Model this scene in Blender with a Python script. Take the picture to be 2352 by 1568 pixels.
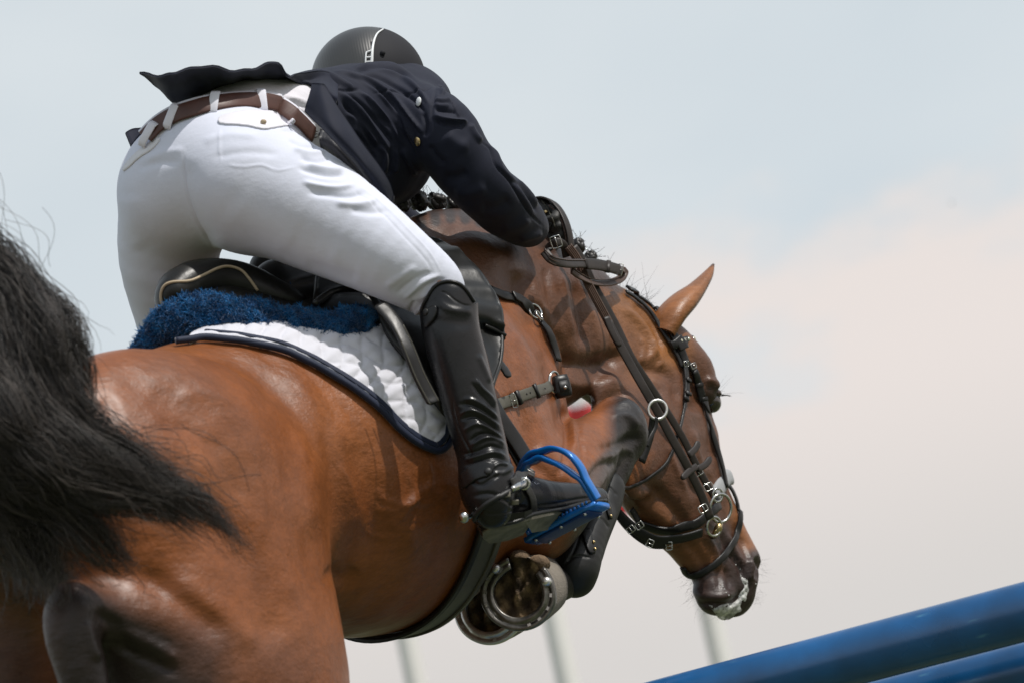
import bpy, math, random
import numpy as np
from mathutils import Vector, Matrix
from mathutils.bvhtree import BVHTree
random.seed(7); rng = np.random.default_rng(7)
for o in list(bpy.data.objects): bpy.data.objects.remove(o)
scene = bpy.context.scene
# ------------------------------------------------------------------ camera
FPX = 7450.0                      # focal length in pixels of a 2352 wide frame
PITCH, ROLL, CAMZ = math.radians(14), math.radians(12), 0.6
cd = bpy.data.cameras.new("camera"); cam = bpy.data.objects.new("camera", cd)
scene.collection.objects.link(cam); scene.camera = cam
cd.sensor_width = 36; cd.lens = FPX / 2352 * 36; cd.clip_start = 0.1; cd.clip_end = 5000
up = np.array([-math.sin(ROLL)*math.cos(PITCH), math.cos(ROLL)*math.cos(PITCH), math.sin(PITCH)])
fw_h = np.array([0, 0, 1.0]) - up*up[2]; fw_h /= np.linalg.norm(fw_h)
rt_h = np.array([up[1]*fw_h[2]-up[2]*fw_h[1], up[2]*fw_h[0]-up[0]*fw_h[2], up[0]*fw_h[1]-up[1]*fw_h[0]])
# world axes expressed in view coordinates (x right, y up, z away): X=rt_h, Y=fw_h, Z=up
W = np.array([rt_h, fw_h, up])    # world = W @ view
CAM = np.array([0, 0, CAMZ])
def world(p): return np.asarray(p, float) @ W.T + CAM
mw = np.eye(4); mw[:3, 0] = W[:, 0]; mw[:3, 1] = W[:, 1]; mw[:3, 2] = -W[:, 2]; mw[:3, 3] = CAM
cam.matrix_world = Matrix(mw.tolist())
cd.dof.use_dof = True; cd.dof.focus_distance = 6.35; cd.dof.aperture_fstop = 4.5
# ------------------------------------------------------------------ sky, sun, exposure
SUNV = np.array([0.28, 0.95, -0.10]); SUNV /= np.linalg.norm(SUNV)
sw = W @ SUNV
elev = math.asin(sw[2]); azim = math.atan2(sw[0], sw[1])
wd = bpy.data.worlds.new("World"); scene.world = wd; wd.use_nodes = True
nt = wd.node_tree; nt.nodes.clear()
def N(t, typ, **kw):
    n = t.nodes.new(typ)
    for k, v in kw.items(): setattr(n, k, v)
    return n
out = N(nt, 'ShaderNodeOutputWorld'); bg1 = N(nt, 'ShaderNodeBackground'); bg2 = N(nt, 'ShaderNodeBackground')
mx = N(nt, 'ShaderNodeMixShader'); sky = N(nt, 'ShaderNodeTexSky', sky_type='NISHITA', sun_disc=False)
sky.sun_elevation = elev; sky.sun_rotation = azim
nt.links.new(sky.outputs[0], bg1.inputs[0]); bg1.inputs[1].default_value = 0.09
tc = N(nt, 'ShaderNodeTexCoord'); mp = N(nt, 'ShaderNodeMapping'); mp.inputs['Scale'].default_value = (1, 1, 1.8)
nt.links.new(tc.outputs['Generated'], mp.inputs[0])
no = N(nt, 'ShaderNodeTexNoise'); no.inputs['Scale'].default_value = 6.5; no.inputs['Detail'].default_value = 5; no.inputs['Roughness'].default_value = .42; no.inputs['Distortion'].default_value = .3
nt.links.new(mp.outputs[0], no.inputs['Vector'])
cr = N(nt, 'ShaderNodeValToRGB')
e = cr.color_ramp.elements; e[0].position = .36; e[0].color = (.63, .70, .75, 1); e[1].position = .68; e[1].color = (.70, .755, .79, 1)
nt.links.new(no.outputs[0], cr.inputs[0]); 
# the veil of cloud: blue grey above, warm white lower down towards the horizon
sx = N(nt, 'ShaderNodeSeparateXYZ'); nt.links.new(tc.outputs['Generated'], sx.inputs[0])
n2 = N(nt, 'ShaderNodeTexNoise'); n2.inputs['Scale'].default_value = 9; n2.inputs['Detail'].default_value = 6; n2.inputs['Roughness'].default_value = .52; nt.links.new(mp.outputs[0], n2.inputs['Vector'])
ma = N(nt, 'ShaderNodeMath', operation='MULTIPLY_ADD'); ma.inputs[1].default_value = -.19; nt.links.new(n2.outputs[0], ma.inputs[0])
mb = N(nt, 'ShaderNodeMath', operation='MULTIPLY_ADD'); mb.inputs[1].default_value = -.16; nt.links.new(sx.outputs[0], mb.inputs[0]); nt.links.new(sx.outputs[2], mb.inputs[2])
nt.links.new(mb.outputs[0], ma.inputs[2])
mr = N(nt, 'ShaderNodeMapRange', interpolation_type='SMOOTHSTEP'); mr.inputs[1].default_value = .105; mr.inputs[2].default_value = .145; mr.inputs[3].default_value = 1; mr.inputs[4].default_value = 0
nt.links.new(ma.outputs[0], mr.inputs[0])
mr3 = N(nt, 'ShaderNodeMapRange', interpolation_type='SMOOTHSTEP'); mr3.inputs[1].default_value = .13; mr3.inputs[2].default_value = .22; nt.links.new(sx.outputs[2], mr3.inputs[0])
mlow = N(nt, 'ShaderNodeMix', data_type='RGBA'); nt.links.new(mr3.outputs[0], mlow.inputs[0]); mlow.inputs[6].default_value = (.69, .665, .645, 1); mlow.inputs[7].default_value = (.82, .755, .725, 1)
mc = N(nt, 'ShaderNodeMix', data_type='RGBA'); nt.links.new(mr.outputs[0], mc.inputs[0])
nt.links.new(cr.outputs[0], mc.inputs[6]); nt.links.new(mlow.outputs[2], mc.inputs[7])
nt.links.new(mc.outputs[2], bg2.inputs[0]); bg2.inputs[1].default_value = 1.0
# the veil thins towards the zenith
mr2 = N(nt, 'ShaderNodeMapRange'); mr2.inputs[1].default_value = .35; mr2.inputs[2].default_value = .95; mr2.inputs[3].default_value = 1.0; mr2.inputs[4].default_value = .45
nt.links.new(sx.outputs[2], mr2.inputs[0]); nt.links.new(mr2.outputs[0], mx.inputs[0])
nt.links.new(bg1.outputs[0], mx.inputs[1]); nt.links.new(bg2.outputs[0], mx.inputs[2]); nt.links.new(mx.outputs[0], out.inputs[0])
sl = bpy.data.lights.new("sun", 'SUN'); sl.energy = 3.5; sl.angle = math.radians(.9); sl.color = (1, .96, .9)
so = bpy.data.objects.new("sun", sl); scene.collection.objects.link(so)
so.rotation_euler = Vector(sw).to_track_quat('Z', 'Y').to_euler(); so.location = (0, 0, 12)
scene.view_settings.view_transform = 'Standard'; scene.view_settings.look = 'None'
scene.view_settings.exposure = 0.0; scene.view_settings.gamma = 1; scene.view_settings.use_curve_mapping = False
scene.cycles.use_denoising = True; scene.cycles.max_bounces = 6
# ------------------------------------------------------------------ the horse's own frame, in view coordinates
def unit(v): v = np.asarray(v, float); return v/np.linalg.norm(v)
TH = math.radians(38)
HH = unit(math.sin(TH)*rt_h + math.cos(TH)*fw_h)   # heading
RR = unit(math.cos(TH)*rt_h - math.sin(TH)*fw_h)   # right side
UU = up.copy()
def PZ(u, v, z): return np.array([(u-1176)/FPX*z, -(v-784)/FPX*z, z])
C0 = float(PZ(430, 800, 5.9) @ RR)
def Mp(u, v, r=0.0):              # the point on the sight line (u,v) that lies r metres right of the horse's mid-plane
    d = np.array([(u-1176)/FPX, -(v-784)/FPX, 1.0])
    return d*((C0+r)/float(d @ RR))
def proj(P):
    P = np.atleast_2d(P); return np.stack([1176+P[:, 0]/P[:, 2]*FPX, 784-P[:, 1]/P[:, 2]*FPX], 1)
# ------------------------------------------------------------------ implicit surfaces
def catmull(nodes, n):
    A = np.array(nodes, float)
    if len(A) < 3 or n <= 1: return A
    out = []
    for i in range(len(A)-1):
        p0 = A[i-1] if i > 0 else 2*A[0]-A[1]; p1 = A[i]; p2 = A[i+1]; p3 = A[i+2] if i+2 < len(A) else 2*A[-1]-A[-2]
        for j in range(n):
            t = j/n
            out.append(.5*((2*p1)+(-p0+p2)*t+(2*p0-5*p1+4*p2-p3)*t*t+(-p0+3*p1-3*p2+p3)*t**3))
    out.append(A[-1]); return np.array(out)
class SDF:
    def __init__(s, lo, hi, h):
        s.h = h; s.lo = np.array(lo, np.float64); s.n = np.ceil((np.array(hi)-s.lo)/h).astype(int)+1
        s.F = np.full(tuple(s.n), 0.5, np.float32)
        s.ax = [(s.lo[i]+np.arange(s.n[i])*h).astype(np.float32) for i in range(3)]
    def sl(s, lo, hi):
        a = np.clip(np.floor((lo-s.lo)/s.h).astype(int), 0, s.n); b = np.clip(np.ceil((hi-s.lo)/s.h).astype(int)+1, 0, s.n)
        return tuple(slice(a[i], b[i]) for i in range(3))
    def grid(s, q): return s.ax[0][q[0]][:, None, None], s.ax[1][q[1]][None, :, None], s.ax[2][q[2]][None, None, :]
    def blend(s, q, D, k, sub):
        F = s.F[q]
        if sub: a = -F; b = D; 
        else: a = F; b = D
        if k > 0:
            h = np.clip(k-np.abs(a-b), 0, None)/k; m = np.minimum(a, b)-h*h*k*.25
        else: m = np.minimum(a, b)
        s.F[q] = -m if sub else m
    def chain(s, nodes, k=.03, n=4, sq=None, sub=False):
        """nodes: (x,y,z,radius); sq=(axis, factor): flattened along the axis"""
        A = catmull(nodes, n); R = A[:, 3]; P = A[:, :3]
        mg = R.max()*max(1, sq[1] if sq else 1)+k+2*s.h
        q = s.sl(P.min(0)-mg, P.max(0)+mg)
        if any(x.stop <= x.start for x in q): return
        T = np.full(s.F[q].shape, .5, np.float32)
        for i in range(len(P)-1):
            a, b = P[i], P[i+1]; m2 = max(R[i], R[i+1])*max(1, sq[1] if sq else 1)+k+2*s.h
            w = s.sl(np.minimum(a, b)-m2, np.maximum(a, b)+m2)
            if any(x.stop <= x.start for x in w): continue
            X, Y, Z = s.grid(w); ab = b-a; L = float(ab@ab)+1e-12
            qx = X-np.float32(a[0]); qy = Y-np.float32(a[1]); qz = Z-np.float32(a[2])
            t = np.clip((qx*ab[0]+qy*ab[1]+qz*ab[2])/L, 0, 1).astype(np.float32)
            qx = qx-t*np.float32(ab[0]); qy = qy-t*np.float32(ab[1]); qz = qz-t*np.float32(ab[2])
            r2 = qx*qx+qy*qy+qz*qz; f = 1.0
            if sq:
                c = qx*np.float32(sq[0][0])+qy*np.float32(sq[0][1])+qz*np.float32(sq[0][2]); f = sq[1]
                r2 = r2+c*c*np.float32(1/f**2-1)
            d = (np.sqrt(r2)-(R[i]+(R[i+1]-R[i])*t))*np.float32(min(1, f)**.5)
            rel = tuple(slice(w[j].start-q[j].start, w[j].stop-q[j].start) for j in range(3))
            T[rel] = np.minimum(T[rel], d)
        s.blend(q, T, k, sub)
    def ell(s, c, ax, rad, k=.03, sub=False):
        c = np.array(c); rad = np.array(rad, float); mg = rad.max()+k+2*s.h
        q = s.sl(c-mg, c+mg)
        if any(x.stop <= x.start for x in q): return
        X, Y, Z = s.grid(q); X = X-np.float32(c[0]); Y = Y-np.float32(c[1]); Z = Z-np.float32(c[2])
        k0 = 0; k1 = 0
        for i in range(3):
            p = X*np.float32(ax[i][0])+Y*np.float32(ax[i][1])+Z*np.float32(ax[i][2])
            k0 = k0+(p/np.float32(rad[i]))**2; k1 = k1+(p/np.float32(rad[i]**2))**2
        k0 = np.sqrt(k0); k1 = np.sqrt(k1)+1e-6
        s.blend(q, (k0*(k0-1)/k1).astype(np.float32), k, sub)
    def mesh(s, smooth=2):
        F = s.F; S = F < 0; nx, ny, nz = F.shape
        c = S[:-1, :-1, :-1].astype(np.int8)
        for dx, dy, dz in ((1,0,0),(0,1,0),(1,1,0),(0,0,1),(1,0,1),(0,1,1),(1,1,1)):
            c = c+S[dx:nx-1+dx, dy:ny-1+dy, dz:nz-1+dz]
        I, J, K = np.nonzero((c > 0) & (c < 8)); del c
        idx = np.full((nx-1, ny-1, nz-1), -1, np.int32); idx[I, J, K] = np.arange(len(I))
        co = [(0,0,0),(1,0,0),(0,1,0),(1,1,0),(0,0,1),(1,0,1),(0,1,1),(1,1,1)]
        V = [F[I+a, J+b, K+d] for a, b, d in co]
        acc = np.zeros((len(I), 3)); cnt = np.zeros(len(I))
        for a in range(8):
            for b in range(a+1, 8):
                if sum(abs(co[a][i]-co[b][i]) for i in range(3)) != 1: continue
                m = (V[a] < 0) != (V[b] < 0); t = np.where(m, V[a]/np.where(m, V[a]-V[b], 1), 0)
                pa = np.array(co[a], float); pb = np.array(co[b], float)
                acc += m[:, None]*(pa+(pb-pa)*t[:, None]); cnt += m
        P = s.lo+(np.stack([I, J, K], 1)+acc/cnt[:, None])*s.h
        quads = []
        for axn in range(3):
            sh = [slice(1, -1)]*3; sh[axn] = slice(0, -1); sh2 = list(sh); sh2[axn] = slice(1, None)
            A = S[tuple(sh)]; B = S[tuple(sh2)]
            x = np.argwhere(A != B); sg = A[tuple(x.T)]
            o = np.ones(3, int); o[axn] = 0; x = x+o
            d1 = np.zeros(3, int); d2 = np.zeros(3, int); d1[(axn+1) % 3] = -1; d2[(axn+2) % 3] = -1
            g = lambda y: idx[y[:, 0], y[:, 1], y[:, 2]]
            q = np.stack([g(x), g(x+d1), g(x+d1+d2), g(x+d2)], 1)
            q[~sg] = q[~sg][:, ::-1]; quads.append(q)
        Q = np.concatenate(quads)
        E = np.concatenate([Q[:, [0, 1]], Q[:, [1, 2]], Q[:, [2, 3]], Q[:, [3, 0]]])
        for _ in range(smooth):
            P = lap(P, E, .5)
        return P, Q
def lap(P, E, w):
    n = len(P); s = np.zeros_like(P); c = np.zeros(n)
    for i in range(P.shape[1]): s[:, i] = np.bincount(E[:, 0], P[E[:, 1], i], n)+np.bincount(E[:, 1], P[E[:, 0], i], n)
    c = np.bincount(E[:, 0], minlength=n)+np.bincount(E[:, 1], minlength=n)
    return P*(1-w)+s/np.maximum(c, 1)[:, None]*w
def vnorm(P, Q):
    n = np.cross(P[Q[:, 2]]-P[Q[:, 0]], P[Q[:, 3 % Q.shape[1]]]-P[Q[:, 1]]) if Q.shape[1] == 4 else np.cross(P[Q[:, 1]]-P[Q[:, 0]], P[Q[:, 2]]-P[Q[:, 0]])
    a = np.zeros_like(P)
    for j in range(Q.shape[1]):
        for i in range(3): a[:, i] += np.bincount(Q[:, j], n[:, i], len(P))
    return a/np.maximum(np.linalg.norm(a, axis=1), 1e-12)[:, None]
def subdivide(P, Q):               # plain quad split, then the caller smooths
    n = len(P); E = np.sort(np.concatenate([Q[:, [0, 1]], Q[:, [1, 2]], Q[:, [2, 3]], Q[:, [3, 0]]]), 1)
    U, inv = np.unique(E[:, 0].astype(np.int64)*n+E[:, 1], return_inverse=True)
    a, b = U//n, U % n; m = (P[a]+P[b])/2; f = P[Q].mean(1); k = len(Q)
    e = [n+inv[i*k:(i+1)*k] for i in range(4)]; c = n+len(U)+np.arange(k)
    NQ = np.concatenate([np.stack([Q[:, 0], e[0], c, e[3]], 1), np.stack([e[0], Q[:, 1], e[1], c], 1),
                         np.stack([c, e[1], Q[:, 2], e[2]], 1), np.stack([e[3], c, e[2], Q[:, 3]], 1)])
    return np.concatenate([P, m, f]), NQ
# ------------------------------------------------------------------ strokes: relief and markings along lines drawn on a surface
def polydist(uv, line):
    """distance to a polyline, position 0..1 along it and signed side"""
    L = np.array(line, float); best = np.full(len(uv), 1e9); tt = np.zeros(len(uv)); sd = np.zeros(len(uv))
    seg = np.linalg.norm(np.diff(L, axis=0), axis=1); cum = np.concatenate([[0], np.cumsum(seg)]); tot = cum[-1]
    for i in range(len(L)-1):
        a, b = L[i], L[i+1]; ab = b-a; t = np.clip(((uv-a)@ab)/(ab@ab+1e-9), 0, 1); q = uv-a-t[:, None]*ab
        d = np.hypot(q[:, 0], q[:, 1]); m = d < best
        best[m] = d[m]; tt[m] = (cum[i]+t[m]*seg[i])/tot; sd[m] = (ab[0]*q[m, 1]-ab[1]*q[m, 0])/seg[i]
    return best, tt, sd
def smooth_line(line, n=6): return catmull([(a, b) for a, b in line], n)
def sculpt(P, Nn, strokes, zmax=None, face=True):
    """strokes: (line in frame pixels, width px, height mm[, kind]); kind 'r' ridge, 's' one sharp side"""
    uv = proj(P); out = np.zeros(len(P)); view = -P/np.linalg.norm(P, axis=1)[:, None]
    fc = np.clip((Nn*view).sum(1)*4+.3, 0, 1) if face else 1
    for st in strokes:
        line, w, hgt = smooth_line(st[0]) if len(st[0]) > 2 else np.array(st[0], float), st[1], st[2]/1000; kind = st[3] if len(st) > 3 else 'r'
        lo = line.min(0)-w*4; hi = line.max(0)+w*4
        m = np.where((uv[:, 0] > lo[0]) & (uv[:, 0] < hi[0]) & (uv[:, 1] > lo[1]) & (uv[:, 1] < hi[1]))[0]
        if zmax is not None: m = m[P[m, 2] < zmax]
        if not len(m): continue
        d, t, sd = polydist(uv[m], line); tp = np.minimum(1, np.minimum(t, 1-t)*5+.0)
        tp = tp*tp*(3-2*tp)
        if kind == 'r': g = np.exp(-(d/w)**2)
        elif kind == 's': g = np.where(sd > 0, np.exp(-(d/w)**2), np.exp(-(d/(w*.3))**2))
        elif kind == 'm': g = np.where(sd < 0, np.exp(-(d/w)**2), np.exp(-(d/(w*.3))**2))
        elif kind == 'w': g = -(sd/w)*np.exp(.5-.5*(sd/w)**2)*np.exp(-(np.maximum(0, d-np.abs(sd))/w)**2)
        out[m] += hgt*g*tp
    return P+Nn*(out*fc)[:, None]
def paintw(P, line, w0, w1=None, Nn=None, face=True, poly=False):
    """0..1 weight near a line (or inside a polygon) drawn in frame pixels"""
    uv = proj(P)
    if poly:
        L = np.array(line, float); ins = np.zeros(len(uv), bool); j = len(L)-1
        for i in range(len(L)):
            c = ((L[i, 1] > uv[:, 1]) != (L[j, 1] > uv[:, 1]))
            xx = (L[j, 0]-L[i, 0])*(uv[:, 1]-L[i, 1])/(L[j, 1]-L[i, 1]+1e-9)+L[i, 0]
            ins ^= c & (uv[:, 0] < xx); j = i
        d = polydist(uv, np.vstack([L, L[:1]]))[0]; d = np.where(ins, -d, d)
        return np.clip(.5-d/w0/2, 0, 1)
    d = polydist(uv, line)[0]; w = np.clip(1-(d-w0)/max(1e-3, (w1 or w0*1.5)-w0), 0, 1); w = w*w*(3-2*w)
    if Nn is not None: w = w*np.clip((-(Nn*P).sum(1)/np.linalg.norm(P, axis=1))*5+1.0, 0, 1)
    return w
# ------------------------------------------------------------------ objects
COL = scene.collection
def setp(o, label=None, category=None, group=None, kind=None):
    for k, v in (('label', label), ('category', category), ('group', group), ('kind', kind)):
        if v: o[k] = v
    return o
def root(name, loc, label, category, group=None):
    o = bpy.data.objects.new(name, None); o.empty_display_size = .05; o.location = Vector(world(loc)); COL.objects.link(o)
    return setp(o, label, category, group)
def abs_loc(o):
    v = Vector(o.location)
    while o.parent: o = o.parent; v += o.location
    return np.array(v)
def mobj(name, P, Q, mat, parent=None, col=None, smooth=True, origin=None, view=True, **kw):
    """P in view coordinates -> one mesh object"""
    Pw = world(P) if view else np.asarray(P, float)
    og = np.array(world(origin)) if origin is not None else Pw.mean(0)
    if view: Q = Q[:, ::-1] if isinstance(Q, np.ndarray) else [tuple(f)[::-1] for f in Q]   # view space is left-handed
    me = bpy.data.meshes.new(name); P2 = Pw-og
    if isinstance(Q, np.ndarray):
        nf, k = Q.shape
        me.vertices.add(len(P2)); me.vertices.foreach_set('co', P2.astype(np.float32).ravel())
        me.loops.add(nf*k); me.loops.foreach_set('vertex_index', Q.astype(np.int32).ravel())
        me.polygons.add(nf); me.polygons.foreach_set('loop_start', np.arange(0, nf*k, k, dtype=np.int32))
        me.update(calc_edges=True); me.validate()
    else:
        me.from_pydata([tuple(x) for x in P2], [], [tuple(int(j) for j in f) for f in Q]); me.update()
    if smooth: me.polygons.foreach_set('use_smooth', np.ones(len(me.polygons), bool))
    if col is not None:
        at = me.color_attributes.new('Col', 'FLOAT_COLOR', 'POINT'); c4 = np.ones((len(P2), 4), np.float32); c4[:, :col.shape[1]] = col
        at.data.foreach_set('color', c4.ravel())
    me.materials.append(mat)
    o = bpy.data.objects.new(name, me); COL.objects.link(o)
    if parent is not None: o.parent = parent; o.location = Vector(og-abs_loc(parent))
    else: o.location = Vector(og)
    return setp(o, **kw)
def merge(parts):
    """join several (P, Q) with Q lists of faces"""
    V = []; F = []; n = 0
    for P, Q in parts:
        V.append(np.asarray(P, float)); F += [tuple(int(i)+n for i in f) for f in Q]; n += len(P)
    return np.concatenate(V), F
def frames(C):
    T = np.gradient(C, axis=0); T /= np.maximum(np.linalg.norm(T, axis=1), 1e-9)[:, None]; return T
def tube(C, R, seg=10, cap=True, closed=False, flat=None):
    """round tube through C with radii R; flat=(normals, factor) squashes along normals"""
    C = np.asarray(C, float); R = np.broadcast_to(np.asarray(R, float), (len(C),))
    T = (np.roll(C, -1, 0)-np.roll(C, 1, 0)) if closed else np.gradient(C, axis=0)
    T = T/np.maximum(np.linalg.norm(T, axis=1), 1e-9)[:, None]
    n = np.cross(T[0], [0.3, .9, .2]); n /= np.linalg.norm(n); rings = []
    for i in range(len(C)):
        if flat is not None: n = flat[0][i]
        n = n-T[i]*(n@T[i]); n = n/max(1e-9, np.linalg.norm(n)); b = np.cross(T[i], n)
        a = np.arange(seg)/seg*2*math.pi; f = flat[1] if flat is not None else 1
        rings.append(C[i]+R[i]*(np.cos(a)[:, None]*n*f+np.sin(a)[:, None]*b))
    P = np.concatenate(rings); F = []; m = len(C)
    for i in range(m if closed else m-1):
        i2 = (i+1) % m
        for j in range(seg):
            k = (j+1) % seg; F.append((i*seg+j, i*seg+k, i2*seg+k, i2*seg+j))
    if cap and not closed: F.append(tuple(range(seg))[::-1]); F.append(tuple((m-1)*seg+j for j in range(seg)))
    return P, F
def strap(C, Nn, width, thick, taper=None, round_end=False, pad=.25):
    """leather strap: rounded rectangular section along C lying across normals Nn"""
    C = np.asarray(C, float); Nn = np.asarray(Nn, float); T = frames(C); m = len(C)
    Wd = np.broadcast_to(np.asarray(width, float), (m,)).copy()
    if round_end:
        for j in range(2): Wd[-1-j] *= (.45, .85)[j]
    rings = []
    sec = [(-.5, -.3), (-.42, -.5), (.42, -.5), (.5, -.3), (.5, .3), (.42, .5), (.2, .62), (-.2, .62), (-.42, .5), (-.5, .3)]
    for i in range(m):
        n = Nn[i]-T[i]*(Nn[i]@T[i]); n /= max(1e-9, np.linalg.norm(n)); b = np.cross(T[i], n)
        rings.append([C[i]+b*(x*Wd[i])+n*(y*thick) for x, y in sec])
    P = np.array(rings).reshape(-1, 3); s = len(sec); F = []
    for i in range(m-1):
        for j in range(s): k = (j+1) % s; F.append((i*s+j, i*s+k, (i+1)*s+k, (i+1)*s+j))
    F.append(tuple(range(s))[::-1]); F.append(tuple((m-1)*s+j for j in range(s)))
    return P, F
class Surf:
    """meshes that things can be laid on, hit along sight lines"""
    def __init__(s, P, Q):
        s.P = P; s.t = BVHTree.FromPolygons([tuple(p) for p in P], [tuple(int(i) for i in q) for q in Q])
    def hit(s, u, v, off=0.0, strict=False):
        d = Vector((float(u-1176)/FPX, -float(v-784)/FPX, 1.0)).normalized()
        loc, nrm, i, dist = s.t.ray_cast(Vector((0, 0, 0)), d)
        if loc is None and not strict:
            for q in range(1, 7):
                for du, dv in ((-1, 0), (0, 1), (1, 0), (0, -1), (-1, 1), (1, 1)):
                    d = Vector((float(u+du*q*3-1176)/FPX, -float(v+dv*q*3-784)/FPX, 1.0)).normalized(); loc, nrm, i, dist = s.t.ray_cast(Vector((0, 0, 0)), d)
                    if loc is not None: break
                if loc is not None: break
        if loc is None: return None, None
        n = np.array(nrm)
        if n@np.array(d) > 0: n = -n
        return np.array(loc)+n*off, n
    def near(s, p, off=0.0):
        loc, nrm, i, dist = s.t.find_nearest(Vector(p)); n = np.array(nrm); return np.array(loc)+n*off, n
def drape(surf, line, off=.003, n=5, zmiss=None, smooth=2):
    """a line drawn in frame pixels laid on the surface; returns points and normals"""
    L = smooth_line(line, n) if len(line) > 2 else np.array([np.array(line[0])+(np.array(line[1])-np.array(line[0]))*t for t in np.linspace(0, 1, n*2)], float)
    C = []; Nn = []
    for u, v in L[:, :2]:
        p, nn = surf.hit(u, v, off, True)
        C.append(p); Nn.append(nn)
    ok = [i for i, p in enumerate(C) if p is not None]
    for i in range(len(C)):
        if C[i] is None:
            j = min(ok, key=lambda q: abs(q-i)); C[i] = PZ(L[i][0], L[i][1], C[j][2]); Nn[i] = Nn[j]
    C = np.array(C); Nn = np.array(Nn)
    for _ in range(smooth):
        Nn[1:-1] = (Nn[:-2]+Nn[1:-1]*2+Nn[2:])/4; z = C[:, 2].copy(); z[1:-1] = (z[:-2]+z[1:-1]*2+z[2:])/4
        C = C*(z/C[:, 2])[:, None]
    Nn /= np.linalg.norm(Nn, axis=1)[:, None]
    return C, Nn
# ================================================================== the bodies as implicit surfaces
GH = 0.0065
def nd(u, v, r, rad): p = Mp(u, v, r); return (p[0], p[1], p[2], rad)
AX = (HH, RR, UU)
def build_horse():
    s = SDF((-1.25, -1.0, 4.75), (0.72, 0.35, 7.55), GH)
    # trunk
    s.chain([nd(60, 1110, 0, .17), nd(230, 1150, 0, .24), nd(430, 1135, 0, .25), nd(640, 1095, 0, .275), nd(800, 1072, 0, .325), nd(900, 1045, 0, .308), nd(1000, 985, 0, .252), nd(1100, 950, 0, .19)], k=.04, n=4, sq=(RR, .88))
    s.chain([nd(420, 985, 0, .12), nd(640, 915, 0, .13), nd(860, 860, 0, .13), nd(1000, 800, 0, .14)], k=.10)       # back line to the withers
    # haunch and thigh (right)
    s.ell(Mp(375, 1110, .135), AX, (.33, .165, .235), k=.035)
    s.ell(Mp(440, 1310, .145), AX, (.30, .155, .33), k=.07)
    s.ell(Mp(520, 1560, .165), AX, (.25, .15, .26), k=.07)
    s.ell(Mp(280, 1130, -.13), AX, (.33, .165, .235), k=.06)
    s.ell(Mp(310, 1390, -.17), AX, (.34, .18, .36), k=.08)
    s.ell(Mp(240, 1560, -.17), AX, (.34, .18, .34), k=.08)
    # gaskin, hock, cannon (right hind, folded under)
    s.chain([nd(600, 1590, .17, .12), nd(470, 1500, .19, .092), nd(330, 1440, .20, .065), nd(235, 1408, .20, .046), nd(172, 1398, .20, .040)], k=.03)
    s.chain([nd(168, 1392, .20, .038), nd(160, 1440, .20, .043), nd(185, 1530, .20, .042), nd(215, 1640, .20, .037), nd(245, 1760, .20, .034)], k=.03)
    # left hind
    s.chain([nd(440, 1640, -.17, .12), nd(180, 1640, -.18, .07), nd(0, 1600, -.18, .052)], k=.05)
    # dock
    s.chain([nd(150, 980, 0, .09), nd(90, 920, 0, .065), nd(40, 835, 0, .045), nd(-5, 770, 0, .030)], k=.08)
    # shoulder
    s.ell(Mp(1075, 925, .13), AX, (.162, .125, .255), k=.05)
    s.ell(Mp(1050, 900, -.12), AX, (.18, .125, .25), k=.07)
    s.ell(Mp(1165, 1090, .145), AX, (.115, .09, .15), k=.05)
    s.ell(Mp(1040, 950, 0), AX, (.16, .15, .19), k=.06)
    # neck
    s.chain([nd(1000, 760, 0, .215), nd(1080, 735, 0, .235), nd(1185, 728, 0, .215), nd(1290, 728, 0, .168), nd(1380, 785, 0, .15), nd(1440, 820, 0, .132)], k=.05, sq=(RR, .46))
    # head
    HN = (RR, .56)
    s.chain([nd(1455, 800, 0, .112), nd(1488, 870, 0, .138), nd(1500, 960, 0, .152), nd(1508, 1050, 0, .150), nd(1540, 1130, 0, .124), nd(1585, 1200, 0, .098), nd(1628, 1268, 0, .082), nd(1655, 1320, 0, .074), nd(1668, 1350, 0, .064)], k=.04, sq=HN)
    s.ell(Mp(1440, 1000, .050), AX, (.105, .036, .135), k=.03)       # cheek
    s.chain([nd(1535, 800, .03, .055), nd(1590, 850, .05, .045), nd(1612, 898, .056, .034)], k=.04)      # forehead and brow
    s.chain([nd(1600, 1010, .02, .045), nd(1625, 1110, .02, .038), nd(1672, 1210, .01, .034), nd(1713, 1285, .015, .033)], k=.05)  # nasal bone
    s.ell(Mp(1712, 1310, .035), AX, (.030, .028, .045), k=.025)    # nostril wing
    s.ell(Mp(1690, 1370, .0), AX, (.032, .042, .034), k=.02)       # upper lip
    s.ell(Mp(1640, 1368, .005), AX, (.042, .040, .042), k=.025)    # chin
    # front legs: right forearm, knee, cannon
    s.chain([nd(1190, 1120, .17, .112), nd(1250, 1130, .17, .105), nd(1318, 1068, .165, .080), nd(1366, 1015, .155, .056), nd(1412, 972, .15, .046)], k=.03)
    s.ell(Mp(1424, 974, .15), AX, (.058, .050, .054), k=.02)
    s.ell(Mp(1440, 1000, .155), AX, (.040, .040, .048), k=.02)
    s.ell(Mp(1236, 1195, .165), AX, (.075, .07, .080), k=.04)
    s.chain([nd(1418, 985, .15, .044), nd(1430, 1005, .15, .044), nd(1414, 1065, .145, .036), nd(1388, 1140, .14, .031), nd(1345, 1240, .135, .036), nd(1325, 1300, .13, .045), nd(1290, 1335, .12, .036), nd(1235, 1350, .11, .042)], k=.02)
    # left foreleg
    s.chain([nd(1100, 1050, -.14, .12), nd(1180, 1100, -.14, .09), nd(1270, 1060, -.13, .058)], k=.05)
    s.chain([nd(1270, 1060, -.13, .052), nd(1240, 1170, -.12, .036), nd(1190, 1310, -.1, .042), nd(1150, 1370, -.05, .04)], k=.03)
    return s.mesh(2)
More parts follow.
